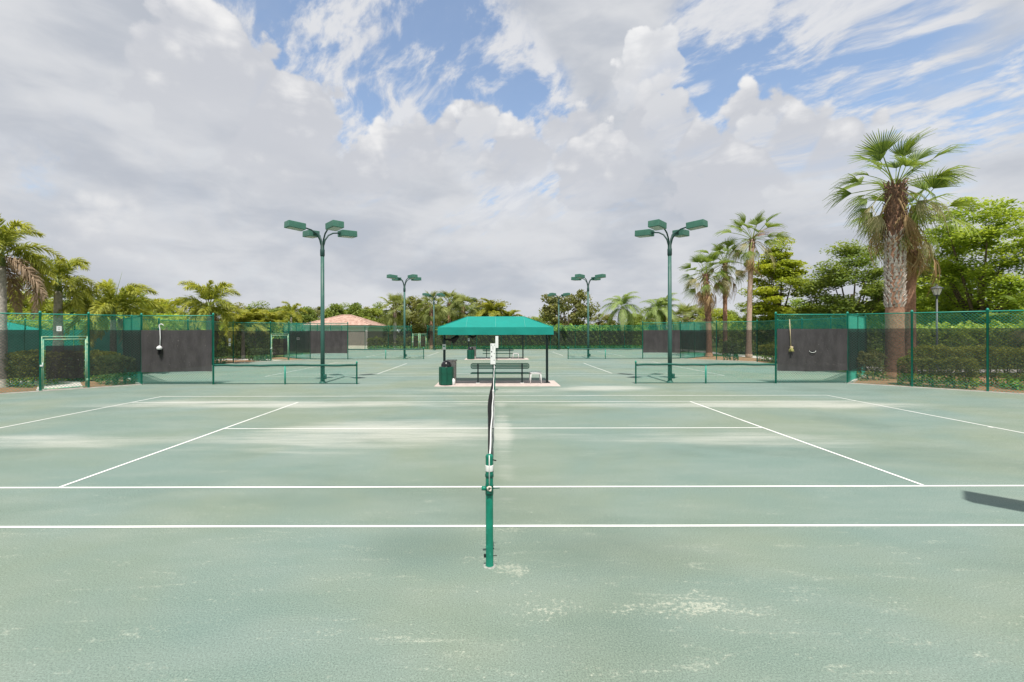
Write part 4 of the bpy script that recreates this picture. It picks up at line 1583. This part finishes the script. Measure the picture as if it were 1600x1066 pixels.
line = [
    # px, distance, top row in the photo, kind, where
    (-40, 46, 440, 'mid', 'at the far left edge behind the drooping palm'),
    (25, 48, 455, 'bright', 'at the left edge behind the gate palm'),
    (75, 56, 458, 'mid', 'behind the gate palm, left of its trunk'),
    (130, 52, 452, 'dark', 'between the two foxtail palms above the gate'),
    (205, 58, 455, 'mid', 'behind the foxtail palm above the hooked brush'),
    (255, 60, 468, 'bright', 'left of the palm with the upright spear leaf'),
    (300, 64, 466, 'dark', 'behind the palm with the upright spear leaf'),
    (352, 66, 472, 'olive', 'just right of the palm with the upright spear leaf'),
    (410, 70, 474, 'mid', 'behind the yellow clustered palms'),
    (450, 76, 474, 'pine', 'left of the front left light pole'),
    (478, 78, 476, 'pine', 'touching the front left light pole on its left'),
    (523, 76, 471, 'pine', 'first pine right of the front left light pole'),
    (558, 78, 470, 'pine', 'above the right slope of the hut roof'),
    (590, 74, 476, 'mid', 'right of the hut roof'),
    (500, 84, 478, 'olive', 'just right of the front left light pole, behind the pines'),
    (541, 86, 477, 'mid', 'between the two pines over the hut roof'),
    (575, 88, 479, 'olive', 'behind the right corner of the hut roof'),
    (436, 86, 478, 'olive', 'behind the small palm near the far gate'),
    (640, 78, 462, 'olive', 'behind the second left light pole'),
    (665, 70, 470, 'open', 'behind the smallest left light pole'),
    (720, 80, 462, 'dark', 'behind the fan palms left of the canopy roof'),
    (765, 82, 468, 'olive', 'behind the yellow palm over the canopy'),
    (815, 84, 494, 'olive', 'low behind the right end of the canopy roof'),
    (888, 66, 455, 'open', 'right of the canopy at the small light pole'),
    (850, 74, 490, 'mid', 'low and left of the twiggy tree'),
    (940, 80, 490, 'olive', 'low between twiggy tree and feather palm'),
    (990, 84, 492, 'dark', 'low behind the feather palm'),
    (1010, 72, 484, 'mid', 'between the feather palm and the bushy palms'),
    (1085, 78, 478, 'olive', 'right of the front right light pole'),
    (1120, 68, 484, 'bright', 'behind the trunks of the slender palms'),
    (1158, 74, 478, 'mid', 'right behind the tallest slender palm'),
    (1395, 62, 440, 'mid', 'far behind the two thick palm trunks'),
    (1480, 66, 410, 'dark', 'far behind the lamp post'),
]
for i, (px, D, top, kind, where) in enumerate(line):
    h = gz(top, D) + 0.06
    s = h / 7.0
    place_tree({'pine': 'pine_tree'}.get(kind, 'broadleaf_tree'), K[kind], desc[kind] + ' ' + where, 'tree', (gx(px, D), D, -0.06), max(s, 0.55) if h < 5 else s, i * 2.1, 'trees beyond the courts', s)

# far wood that closes the horizon as one mass
rs = np.random.RandomState(40)
n = 42000
ang = rs.uniform(-1.25, 1.25, n)
dist = rs.uniform(95, 125, n)
hh = 4.2 + 1.2 * np.sin(ang * 23) + 0.9 * np.sin(ang * 57 + 1) + 0.5 * np.sin(ang * 131)
pts = np.stack([np.sin(ang) * dist, np.cos(ang) * dist, rs.uniform(0, 1, n) ** 0.7 * hh], 1)
o = obj('far_woodland', leaf_mesh('far_woodland', pts, 0.42, rs, 'leaf_olive', up=0.5, tint=0.35 + 0.3 * np.sin(ang * 41)))
o['kind'] = 'stuff'
tag(o, 'far olive woodland closing the horizon behind everything', 'woodland')

# ------------------------------------------------------------------ hedges and shrubs


def hedge(name, A, B, depth, h, label, matname='hedge_leaf', dens=1500, size=0.055, seed=0, cat='hedge', lump=0.12, z0=0.0):
    A, B = Vector((*A, 0)), Vector((*B, 0))
    L = (B - A).length
    rs = np.random.RandomState(seed + 100)
    area = 2 * (L * h + depth * h) + L * depth
    n = int(area * dens / 4)
    # points near the surface of a rounded, lumpy box
    u_ = rs.uniform(-1, 1, (n, 3))
    ax = rs.choice(3, n, p=np.array([depth * h, L * h, L * depth * 1.2]) / (depth * h + L * h + L * depth * 1.2))
    sg_ = rs.choice([-1, 1], n)
    for k in range(3):
        u_[ax == k, k] = sg_[ax == k]
    u_[:, 2] = np.where(ax == 2, 1.0, u_[:, 2])
    r_ = np.linalg.norm(np.abs(u_) ** 5, axis=1) ** 0.2
    u_ = u_ / r_[:, None] ** 0.55
    ins = 1 - (rs.uniform(0, 1, n) ** 2) * 0.30
    p = u_ * ins[:, None] * np.array([L / 2, depth / 2, h / 2])
    w = lump * (np.sin(p[:, 0] * 4.1 + seed) + np.sin(p[:, 1] * 5.3 + 2) + np.sin(p[:, 0] * 9.7 + p[:, 2] * 6)) / 3
    p[:, 2] += w + h / 2 + z0
    p[:, 1] += w
    a = math.atan2(B.y - A.y, B.x - A.x)
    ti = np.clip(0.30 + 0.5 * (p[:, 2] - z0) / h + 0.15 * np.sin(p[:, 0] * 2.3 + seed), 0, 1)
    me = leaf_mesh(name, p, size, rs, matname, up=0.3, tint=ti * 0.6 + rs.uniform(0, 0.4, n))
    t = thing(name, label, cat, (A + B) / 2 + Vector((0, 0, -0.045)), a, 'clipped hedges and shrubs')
    obj('foliage', me, t)
    st = MB()
    rr = random.Random(seed)
    for k in range(max(3, int(L / 0.45))):
        x = -L / 2 + 0.2 + (L - 0.4) * (k + rr.uniform(0.2, 0.8)) / max(3, int(L / 0.45))
        for q in range(3):
            st.path([(x, rr.uniform(-.05, .05), -0.02), (x + rr.uniform(-.18, .18), rr.uniform(-.3, .3) * depth, z0 + h * rr.uniform(0.6, 0.9))], [0.02, 0.008], 5, False)
    st.build('stems', 'bark', t)
    return t


hedge('hedge', (-25.5, 20.3), (-19.3, 20.15), 1.3, 1.42, 'dark clipped hedge behind the screen left of the near gate', seed=1)
hedge('hedge', (-24.0, 22.9), (-18.6, 22.5), 1.0, 1.38, 'clipped hedge seen through the near gate, beyond the path', seed=2)
hedge('hedge', (-18.05, 21.25), (-16.4, 20.6), 0.9, 1.22, 'dark clipped hedge right of the near gate', 'leaf_dark', seed=3)
hedge('hedge', (-21.4, 24.4), (-21.0, 35.5), 1.0, 0.95, 'long low hedge behind the side screen of the middle court', seed=4, dens=700, size=0.08)
hedge('hedge', (17.6, 20.05), (19.4, 18.4), 0.9, 1.15, 'bright clipped hedge block behind the right corner screen', seed=5)
hedge('hedge', (19.2, 21.3), (24.5, 17.0), 1.5, 1.62, 'tall yellow topped hedge behind the right corner screen', 'hedge_leaf', seed=6)
hedge('shrub', (17.2, 22.2), (18.6, 22.0), 1.0, 1.15, 'loose flowering shrub left of the thick palm trunk', 'leaf_olive', dens=700, size=0.07, seed=7, cat='shrub', lump=0.3)
hedge('shrub', (20.5, 18.6), (22.3, 16.6), 0.8, 0.5, 'low green ground shrub at the right edge behind the fence', 'leaf_vine', dens=800, size=0.07, seed=8, cat='shrub', lump=0.2)
hedge('hedge', (21.2, 25.5), (21.2, 36.5), 1.2, 1.25, 'long hedge behind the side screen right of the slender palms', seed=9, dens=600, size=0.08)
hedge('shrub', (15.5, 40.4), (16.6, 41.6), 0.8, 1.2, 'small dark shrub in front of the first slender palm', 'leaf_dark', dens=600, size=0.08, seed=10, cat='shrub', lump=0.3) if False else None
hedge('shrub', (18.2, 36.6), (19.1, 36.1), 0.8, 1.35, 'small upright shrub before the foot of the slender palms', 'leaf_dark', dens=600, size=0.08, seed=10, cat='shrub', lump=0.3)
hedge('hedge', (-8.0, 61.0), (20.5, 61.0), 1.8, 2.95, 'tall vine covered bank behind the back fence', 'leaf_vine', dens=420, size=0.16, seed=11, lump=0.5)
hedge('hedge', (-8.5, 58.9), (19.2, 58.9), 0.35, 0.65, 'low green creeper along the foot of the back fence', 'leaf_vine', dens=900, size=0.09, seed=12, lump=0.15)
hedge('hedge', (-17.0, 60.8), (-9.0, 61.0), 1.0, 1.5, 'hedge behind the back fence between the hut and the fan palm', 'leaf_mid', dens=420, size=0.12, seed=13, lump=0.3)
hedge('hedge', (-20.6, 38.6), (-18.3, 36.7), 0.8, 0.9, 'low hedge behind the far gate', 'leaf_dark', dens=500, size=0.09, seed=14)
hedge('hedge', (-27, 42.5), (-20.4, 42.5), 2.0, 3.0, 'tall bright shrubbery behind the far gate', 'leaf_bright', dens=420, size=0.12, seed=15, lump=0.5)
hedge('hedge', (-46, 33), (-22.0, 33), 2.2, 3.3, 'tall bright shrubbery behind the neighbouring court on the left', 'leaf_bright', dens=380, size=0.13, seed=16, lump=0.6)
hedge('hedge', (24.0, 48.5), (36, 38.5), 3.0, 3.6, 'tall green shrubbery below the lime green tree', 'leaf_bright', dens=340, size=0.14, seed=17, lump=0.6)
hedge('hedge', (29, 33), (44, 27.5), 2.0, 2.6, 'green shrubbery beyond the lamp post at the right', 'leaf_bright', dens=380, size=0.11, seed=18, lump=0.5)

# neighbouring court fence on the left
fence((-46, 27.5), (-22.2, 27.5), 'neighbouring court fence with green screens behind the gate palms', 8, 'teal_screen', (0.9, 2.45), group='tall green chain link fences')

# ------------------------------------------------------------------ palms


def strip_mesh(name, blades, matname, rs):
    """blades: list of (points Nx3, half widths N, side vector) -> thin leaf strips in one mesh"""
    v, f, tn = [], [], []
    for (pts, hw, side, tt) in blades:
        i = len(v)
        for p, w in zip(pts, hw):
            v.append(tuple(np.asarray(p) - side * w))
            v.append(tuple(np.asarray(p) + side * w))
        for k in range(len(pts) - 1):
            f.append((i + 2 * k, i + 2 * k + 1, i + 2 * k + 3, i + 2 * k + 2))
            tn.append(tt)
    me = bpy.data.meshes.new(name)
    me.from_pydata(v, [], f)
    at = me.attributes.new('tint', 'FLOAT', 'FACE')
    at.data.foreach_set('value', np.array(tn, dtype=np.float32))
    me.materials.append(M[matname])
    return me


def pinnate(seed, L, rise, droop, leaflet, plume, matname, nl=46, width=0.028, hang=0.35):
    """feather frond leaving along +x: arching rib with leaflets; plume>0 spreads them round the rib"""
    rs = np.random.RandomState(seed)
    bl = []
    ns = 14
    rib = []
    for k in range(ns + 1):
        s = k / ns
        rib.append(np.array([L * (s - 0.18 * s ** 3), 0.0, L * (rise * s - droop * s ** 2.3)]))
    rib = np.array(rib)
    bl.append((rib, [0.030 * (1 - 0.85 * k / ns) + 0.003 for k in range(ns + 1)], np.array([0, 1.0, 0]), 0.75))
    bl.append((rib, [0.024 * (1 - 0.85 * k / ns) + 0.003 for k in range(ns + 1)], np.array([0, 0, 1.0]), 0.75))
    for k in range(nl):
        s = 0.16 + 0.84 * k / (nl - 1)
        q = s * ns
        i = min(int(q), ns - 1)
        p = rib[i] + (rib[i + 1] - rib[i]) * (q - i)
        tg = rib[min(i + 1, ns)] - rib[max(i - 1, 0)]
        tg = tg / np.linalg.norm(tg)
        up = np.cross(tg, np.array([0, 1.0, 0]))
        up = -up if up[2] < 0 else up
        ll = leaflet * (0.45 + 0.75 * math.sin(math.pi * min(1, 0.15 + s * 0.85))) * rs.uniform(0.85, 1.1)
        for sd in (-1, 1):
            for rep in range(2 if plume else 1):
                el = rs.uniform(-0.9, 1.1) * plume if plume else rs.uniform(-0.15, 0.25)
                fw = 0.55 + 0.35 * s + rs.uniform(-.12, .12)
                dr = np.array([0, 1.0, 0]) * sd * math.cos(el) + up * math.sin(el) + tg * fw
                dr = dr / np.linalg.norm(dr)
                p1 = p + dr * ll * 0.5
                p2 = p + dr * ll + np.array([0, 0, -hang * ll * rs.uniform(0.6, 1.3)])
                sv = np.cross(dr, up)
                sv = sv / (np.linalg.norm(sv) + 1e-9)
                if plume:
                    sv = sv * 0.8 + up * rs.uniform(-.6, .6)
                bl.append((np.array([p, p1, p2]), [width * 0.7, width, width * 0.15], sv, float(np.clip(0.25 + 0.55 * s + rs.normal(0, 0.16), 0, 1))))
    return strip_mesh('frond', bl, matname, rs)


def fan(seed, petiole, Rf, spread, droop, matname, nseg=26, fold=0.25, hangtip=0.3, ragged=0.15):
    """costapalmate leaf: stalk along +x then a pleated fan of blades"""
    rs = np.random.RandomState(seed)
    bl = []
    st = np.array([[petiole * s, 0, -droop * petiole * s * s] for s in np.linspace(0, 1, 6)])
    bl.append((st, [0.03, 0.026, 0.022, 0.02, 0.018, 0.016], np.array([0, 1.0, 0]), 0.7))
    bl.append((st, [0.02] * 6, np.array([0, 0, 1.0]), 0.7))
    c = st[-1]
    tilt = math.atan2(-2 * droop * petiole, petiole) * 0.8
    tg = np.array([math.cos(tilt), 0, math.sin(tilt)])
    up = np.array([-math.sin(tilt), 0, math.cos(tilt)])
    for k in range(nseg):
        a = spread * (k / (nseg - 1) - 0.5) * 2
        ll = Rf * (0.72 + 0.28 * math.cos(a * 0.8)) * rs.uniform(1 - ragged, 1 + ragged * 0.4)
        dr = tg * math.cos(a) + np.array([0, 1.0, 0]) * math.sin(a) + up * (fold * abs(math.sin(a)))
        dr = dr / np.linalg.norm(dr)
        sv = np.cross(dr, up)
        sv = sv / np.linalg.norm(sv) + up * (0.55 if k % 2 else -0.55)
        w = 1.25 * Rf * spread / nseg * 0.5
        p1 = c + dr * ll * 0.38
        p2 = c + dr * ll * 0.72 + np.array([0, 0, -hangtip * ll * 0.16])
        p3 = c + dr * ll * 0.96 + np.array([0, 0, -hangtip * ll * rs.uniform(0.45, 0.9)])
        bl.append((np.array([c, p1, p2, p3]), [0.004, w * 0.75, w * 0.62, 0.004], sv, float(np.clip(rs.normal(0.5, 0.2), 0, 1))))
    return strip_mesh('frond', bl, matname, rs)


def trunk_mesh(h, r0, r1, mname, lean=(0, 0), rings=26, swell=0.0, seed=0, n=12):
    rr = random.Random(seed)
    pts, rad = [], []
    for k in range(rings + 1):
        f = k / rings
        pts.append((lean[0] * f * f, lean[1] * f * f, -0.15 + (h + 0.15) * f))
        r = r0 + (r1 - r0) * f + swell * math.exp(-((f - 0.0) / 0.08) ** 2)
        rad.append(r * (1.0 + (0.035 if k % 2 else -0.03) + rr.uniform(-.02, .02)))
    return MB().path(pts, rad, n).mesh('trunk', mname)


def boots_mesh(z0, z1, r, mname, rows, per, seed, length=0.34, out=0.10, width=0.15, lean=(0, 0), h=1.0):
    """criss-cross stubs of old leaf stalks"""
    rr = random.Random(seed)
    m_ = MB()
    for i in range(rows):
        f = (i + 0.5) / rows
        z = z0 + (z1 - z0) * f
        hf = z / h
        cx_, cy_ = lean[0] * hf * hf, lean[1] * hf * hf
        for k in range(per):
            a = 2 * math.pi * (k + 0.5 * (i % 2)) / per + rr.uniform(-.12, .12)
            tw = rr.uniform(-0.28, 0.28) + (0.22 if i % 2 else -0.22)
            d_ = Vector((math.cos(a), math.sin(a), 0))
            tg = Vector((-math.sin(a), math.cos(a), 0))
            l = length * rr.uniform(0.7, 1.25)
            base = Vector((cx_, cy_, z)) + d_ * (r * 0.9)
            tip = base + Vector((0, 0, l)) + d_ * (out * rr.uniform(0.6, 1.4)) + tg * (tw * l)
            w0, w1 = width * rr.uniform(0.8, 1.1), width * 0.42
            i0 = len(m_.v)
            for (p, w, th) in ((base, w0, 0.05), (tip, w1, 0.035)):
                for (sx, sy) in ((-1, -.5), (1, -.5), (1, .5), (-1, .5)):
                    m_.v.append(tuple(p + tg * (sx * w / 2) + d_ * (sy * th)))
            for q in ((0, 1, 5, 4), (1, 2, 6, 5), (2, 3, 7, 6), (3, 0, 4, 7), (4, 5, 6, 7)):
                m_.f.append(tuple(i0 + e for e in q))
                m_.s.append(False)
    return m_.mesh('leaf_stubs', mname)


def frond_obj(t, me, loc, az, el, scale=1.0, roll=0.0, name='frond'):
    o = obj(name, me, t, loc)
    o.rotation_euler = (Matrix.Rotation(az, 4, 'Z') @ Matrix.Rotation(-el, 4, 'Y') @ Matrix.Rotation(roll, 4, 'X')).to_euler()
    o.scale = (scale,) * 3
    return o


# --- feather palm meshes
FX = [pinnate(31, 2.5, 0.55, 0.62, 0.42, 1.0, 'frond_fox'), pinnate(32, 2.5, 0.40, 0.75, 0.42, 1.0, 'frond_fox'), pinnate(33, 2.3, 0.25, 0.80, 0.40, 1.0, 'frond_fox'),
      pinnate(34, 2.3, 0.1, 0.95, 0.42, 1.0, 'frond_pink', hang=0.6)]
FX_UP = pinnate(35, 2.0, 0.2, 0.12, 0.36, 1.0, 'frond_fox', nl=40)
YL = [pinnate(41, 2.4, 0.45, 0.70, 0.5, 0.5, 'frond_yellow', width=0.035), pinnate(42, 2.4, 0.35, 0.90, 0.5, 0.5, 'frond_yellow', width=0.035), pinnate(43, 2.2, 0.55, 0.55, 0.5, 0.4, 'frond_yellow', width=0.035)]
QN = [pinnate(51, 3.2, 0.55, 0.75, 0.62, 0, 'frond_queen', nl=60, width=0.022, hang=0.7), pinnate(52, 3.2, 0.40, 1.0, 0.62, 0, 'frond_queen', nl=60, width=0.022, hang=0.8), pinnate(53, 3.0, 0.25, 1.15, 0.6, 0, 'frond_queen', nl=60, width=0.022, hang=0.9)]
WF = [fan(61, 1.25, 1.0, 1.15, 0.10, 'fan_green', hangtip=0.35), fan(62, 1.3, 1.05, 1.05, 0.28, 'fan_green', hangtip=0.6), fan(63, 1.2, 0.95, 0.95, 0.5, 'fan_green', hangtip=0.9, ragged=0.25),
      fan(64, 1.2, 0.95, 0.75, 0.45, 'frond_dry', hangtip=0.9, ragged=0.3), fan(65, 1.25, 0.95, 0.7, 0.2, 'fan_green', hangtip=0.7, ragged=0.3)]
WD = [fan(66, 1.0, 1.1, 0.55, 0.6, 'frond_dead', nseg=18, hangtip=1.2, ragged=0.35), fan(67, 0.9, 1.0, 0.42, 0.7, 'frond_dead', nseg=16, hangtip=1.2, ragged=0.35)]
SB = [fan(71, 0.95, 0.95, 1.5, 0.15, 'fan_sabal', hangtip=0.5), fan(72, 0.95, 1.0, 1.4, 0.4, 'fan_sabal', hangtip=0.7), fan(73, 0.9, 0.95, 1.3, 0.6, 'fan_sabal', hangtip=0.8)]


def feather_palm(label, loc, h, meshes, n, size, r=0.15, trunk='bark_grey', seed=0, group='feather palms', up=None, dead=None, spear=False, elev=(75, -5), shaft=True, lean=(0, 0)):
    rr = random.Random(seed)
    t = thing('feather_palm', label, 'palm', (loc[0], loc[1], -0.06), rr.uniform(0, 6.28), group)
    obj('trunk', trunk_mesh(h, r * 1.15, r * 0.8, trunk, lean, swell=r * 0.5, seed=seed), t)
    if shaft:
        MB().path([(lean[0], lean[1], h - 0.05), (lean[0], lean[1], h + 0.35), (lean[0], lean[1], h + 0.75)], [r * 0.78, r * 0.7, r * 0.35], 10).build('crownshaft', 'fence_green' if False else 'bench_mesh' if False else 'frond_base', t)
    top = h + (0.55 if shaft else 0.1)
    for k in range(n):
        f = k / max(1, n - 1)
        az = k * 2.39996 + rr.uniform(-.25, .25)
        el = R(elev[0] + (elev[1] - elev[0]) * f + rr.uniform(-8, 8))
        me = meshes[min(len(meshes) - 1, int(f * len(meshes) * 0.999))]
        frond_obj(t, me, (lean[0] + 0.05 * math.cos(az), lean[1] + 0.05 * math.sin(az), top - 0.25 * f), az, el - R(20), size * rr.uniform(0.88, 1.08), rr.uniform(-.3, .3))
    if dead:
        for k in range(2):
            az = rr.uniform(0, 6.28)
            frond_obj(t, dead, (lean[0], lean[1], top - 0.35), az, R(-25), size, 0, 'dead_frond')
    if spear:
        MB().path([(lean[0], lean[1], top), (lean[0] + 0.15 * size, lean[1], top + 0.9 * size), (lean[0] + 0.42 * size, lean[1], top + 2.0 * size)], [0.022, 0.016, 0.004], 5).build('spear_leaf', 'frond_base', t)
    if up:
        frond_obj(t, up, (lean[0], lean[1], top), rr.uniform(0, 6.28), R(80), size, 0)
    return t


mat('frond_base', (0.14, 0.20, 0.06), 0.5, var=0.2)


def fan_palm(label, loc, h, n, size, r, seed, meshes=None, dead=None, nd=6, trunk='bark', boots=(), group='fan palms', lean=(0, 0), elev=(80, -35), fruit=False, wind=0.0):
    rr = random.Random(seed)
    t = thing('fan_palm', label, 'palm', (loc[0], loc[1], -0.06), 0, group)
    obj('trunk', trunk_mesh(h, r * 1.05, r * 0.92, trunk, lean, swell=r * 0.35, seed=seed), t)
    for (z0, z1, mname, rows, per, le, ou, wi) in boots:
        o = obj('leaf_stubs', boots_mesh(z0, z1, r, mname, rows, per, seed + int(z0 * 10), le, ou, wi, lean, h), t)
        o['kind'] = 'stuff'
    for k in range(n):
        f = k / max(1, n - 1)
        az = k * 2.39996 + rr.uniform(-.3, .3)
        el = R(elev[0] + (elev[1] - elev[0]) * f ** 0.9 + rr.uniform(-9, 9))
        me = meshes[min(len(meshes) - 1, int(f * len(meshes) * 0.999))]
        frond_obj(t, me, (lean[0] + 0.08 * math.cos(az), lean[1] + 0.08 * math.sin(az), h + 0.1 - 0.35 * f), az, el, size * rr.uniform(0.75, 1.12), rr.uniform(-.8, .8))
    if dead:
        for k in range(nd):
            az = k * 2.39996 + rr.uniform(-.4, .4)
            frond_obj(t, dead[k % len(dead)], (lean[0] + r * 0.7 * math.cos(az), lean[1] + r * 0.7 * math.sin(az), h - 0.35 - rr.uniform(0, .45)), az, R(rr.uniform(-68, -30)), size * rr.uniform(0.75, 1.05), rr.uniform(-.5, .5), 'dead_frond')
    if fruit:
        m_ = MB()
        for k in range(26):
            a = rr.uniform(-0.5, 0.5)
            e = rr.uniform(-0.1, 0.45)
            p0_ = Vector((lean[0], lean[1], h + 0.2))
            p2_ = p0_ + Vector((math.cos(a) * math.cos(e), math.sin(a) * math.cos(e), math.sin(e))) * 2.6
            p1_ = (p0_ + p2_) / 2 + Vector((0, 0, 0.3))
            m_.path([p0_, p1_, p2_, p2_ + Vector((0.3, 0, -0.25))], [0.012, 0.008, 0.006, 0.003], 3, False)
        m_.build('flower_stalks', 'fruit', t)
    return t


# right: the two thick palms
D = 22.6
h = gz(290, D)
WFM = [WF[0], WF[4], WF[1], WF[4], WF[2], WF[3], WF[2]]
fan_palm('thickest palm with pale criss-cross leaf stubs at right, beside the corner fence', (gx(1398, D), D), h, 40, 1.16, 0.37, 81, WFM, WD, 20, 'bark_red',
         ((gz(482, D), gz(366, D), 'boot_grey', 24, 12, 0.25, 0.09, 0.12), (gz(378, D), h + 0.05, 'boot_brown', 18, 11, 0.26, 0.12, 0.12)), lean=(0.05, 0), elev=(84, -48))
D = 23.6
h = gz(338, D)
fan_palm('red-brown trunked palm close behind the thickest palm', (gx(1421, D), D), h, 20, 1.2, 0.26, 82, [WF[0], WF[1], WF[2], WF[3]], WD, 14, 'bark_red',
         ((gz(420, D), h, 'boot_brown', 12, 9, 0.26, 0.07, 0.11),), lean=(0.12, 0.1), elev=(70, -50))
# right: three slender palms
D = 41.6
h = gz(428, D)
fan_palm('shortest of the three slender palms, with a curved trunk', (gx(1108, D), D), h, 34, 1.15, 0.24, 83, WF, WD, 14, 'bark_red', ((gz(505, D), h, 'boot_brown', 12, 7, 0.3, 0.07, 0.16),), lean=(-0.32, 0), elev=(80, -35))
D = 43.4
h = gz(410, D)
fan_palm('middle one of the three slender palms', (gx(1133, D), D), h, 32, 1.15, 0.19, 84, WF, WD, 10, 'bark_red', ((gz(470, D), h, 'boot_brown', 9, 6, 0.26, 0.06, 0.14),), elev=(80, -40))
D = 40.6
h = gz(374, D)
fan_palm('tallest of the three slender palms with a smooth pale trunk', (gx(1170, D), D), h, 34, 1.2, 0.21, 85, WF, WD, 9, 'bark_tan', ((h - 0.9, h, 'boot_brown', 3, 7, 0.26, 0.07, 0.14),), lean=(0.34, 0), elev=(80, -40), fruit=True)
D = 30
fan_palm('fan palm cut by the right edge of the picture', (gx(1625, D), D), gz(500, D), 16, 1.15, 0.2, 86, WF, None, 0, 'bark', elev=(70, -20))

# back: fan palms and feather palms behind the back fence
stub = 'boot_brown'
for (px, D, py, sd, lab) in ((617, 60.6, 482, 91, 'fan palm with a pale trunk standing left of the second left light pole'), (674, 62.5, 478, 92, 'fan palm with a brown trunk at the small left light pole'),
                             (702, 66, 474, 93, 'fan palm above the left end of the canopy roof'), (724, 68, 480, 94, 'lower fan palm above the left part of the canopy roof'),
                             (1098, 60, 500, 95, 'pale fan palm behind the shortest slender palm'), (1072, 64, 496, 96, 'pale fan palm right of the front right light pole')):
    h = gz(py, D)
    fan_palm(lab, (gx(px, D), D), h, 30, 1.22, 0.23, sd, SB, None, 0, 'bark_grey' if px < 660 else 'bark_red', ((h - 1.7, h, stub, 7, 7, 0.3, 0.1, 0.16),), elev=(85, -55))
D = 63
feather_palm('yellow feather palm rising behind the middle of the canopy', (gx(768, D), D), gz(492, D), YL, 22, 1.15, 0.2, 'bark', 101, shaft=False, spear=True, elev=(88, 10))
feather_palm('green yellow feather palm behind the right part of the canopy', (gx(796, 64), 64), gz(502, 64), YL, 16, 1.0, 0.18, 'bark', 102, shaft=False, elev=(88, 10))
D = 60.8
feather_palm('drooping green feather palm right of the second right light pole', (gx(973, D), D), gz(482, D), QN, 20, 0.98, 0.24, 'bark_grey', 103, shaft=False, elev=(80, 0))
D = 62
feather_palm('bushy feather palm left of the front right light pole', (gx(1026, D), D), gz(486, D), QN, 18, 0.88, 0.22, 'bark', 104, shaft=False, elev=(80, 0))
feather_palm('bushy feather palm directly behind the front right light pole', (gx(1043, D), D + 1), gz(482, D), QN, 16, 0.88, 0.2, 'bark', 105, shaft=False, elev=(80, 0))

# left: foxtail palms
D = 19.6
feather_palm('big drooping palm cut by the left edge of the picture', (gx(2, D), D), gz(412, D), FX, 20, 0.95, 0.19, 'bark_grey', 111, dead=FX[3], elev=(72, 0))
D = 22.4
feather_palm('foxtail palm with a smooth grey trunk just behind the near gate', (gx(91, D), D), gz(452, D), FX[:3], 18, 0.84, 0.20, 'bark_grey', 112, spear=True, elev=(62, 0))
D = 24.3
feather_palm('short foxtail palm behind the screen right of the near gate', (gx(177, D), D), gz(497, D), FX[:3], 18, 1.0, 0.15, 'bark_grey', 113, spear=True, dead=FX[3], elev=(66, 5))
D = 32.6
feather_palm('foxtail palm with upright spear leaf behind the hooked brush panel', (gx(326, D), D), gz(487, D), FX[:3], 18, 1.05, 0.16, 'bark_grey', 114, up=FX_UP, dead=FX[3], elev=(64, 0))
D = 40
feather_palm('yellow clustered palm, left one above the middle court screen', (gx(380, D), D), gz(512, D), YL, 16, 0.98, 0.14, 'bark_grey', 115, shaft=False, elev=(85, 5))
D = 42
feather_palm('yellow clustered palm, middle one above the middle court screen', (gx(398, D), D), gz(508, D), YL, 16, 0.98, 0.14, 'bark_grey', 116, shaft=False, elev=(85, 5))
D = 48
feather_palm('yellow clustered palm, right one near the far gate', (gx(428, D), D), gz(505, D), YL, 16, 0.95, 0.14, 'bark_grey', 117, shaft=False, elev=(85, 5))
feather_palm('low palm at the left edge behind the neighbouring court', (gx(52, 34), 34), gz(492, 34), FX[:3], 12, 0.95, 0.16, 'bark_grey', 118, elev=(64, 0))
feather_palm('low palm above the panel with the hooked brush', (gx(238, 36), 36), gz(500, 36), FX[1:], 12, 0.95, 0.15, 'bark_grey', 119, elev=(64, 0))
feather_palm('small palm behind the screen left of the front left light pole', (gx(455, 62), 62), gz(495, 62), FX[:3], 12, 0.95, 0.15, 'bark_grey', 120, elev=(70, 5), spear=True)

# ------------------------------------------------------------------ lamp post on the right
D = 27.5
lp = thing('lamp_post', 'black lantern lamp post in front of the large bright tree', 'lamp post', (gx(1464, D), D, -0.06))
zt = gz(464, D) + 0.06
MB().path([(0, 0, -0.1), (0, 0, 0.9), (0, 0, 1.0), (0, 0, zt)], [0.085, 0.08, 0.055, 0.045], 12).build('shaft', 'lamp_black', lp)
MB().lathe([(0.16, -0.05), (0.16, 0.08), (0.11, 0.18), (0.085, 0.3)], n=12).build('base', 'lamp_black', lp)
ln = MB().lathe([(0.13, 0.0), (0.25, 0.36)], (0, 0, zt + 0.06), 6, False).build('lantern', 'globe', lp)
MB().lathe([(0.05, -0.02), (0.14, 0.02), (0.14, 0.06)], (0, 0, zt), 6, False).build('cradle', 'lamp_black', ln)
cg = MB()
for k in range(6):
    a = 2 * math.pi * k / 6
    cg.path([(0.135 * math.cos(a), 0.135 * math.sin(a), zt + 0.05), (0.255 * math.cos(a), 0.255 * math.sin(a), zt + 0.42)], 0.012, 4)
cg.build('cage', 'lamp_black', ln)
MB().lathe([(0.33, 0.0), (0.30, 0.05), (0.12, 0.16), (0.04, 0.2), (0.02, 0.28)], (0, 0, zt + 0.42), 12).build('lantern_roof', 'lamp_black', lp)
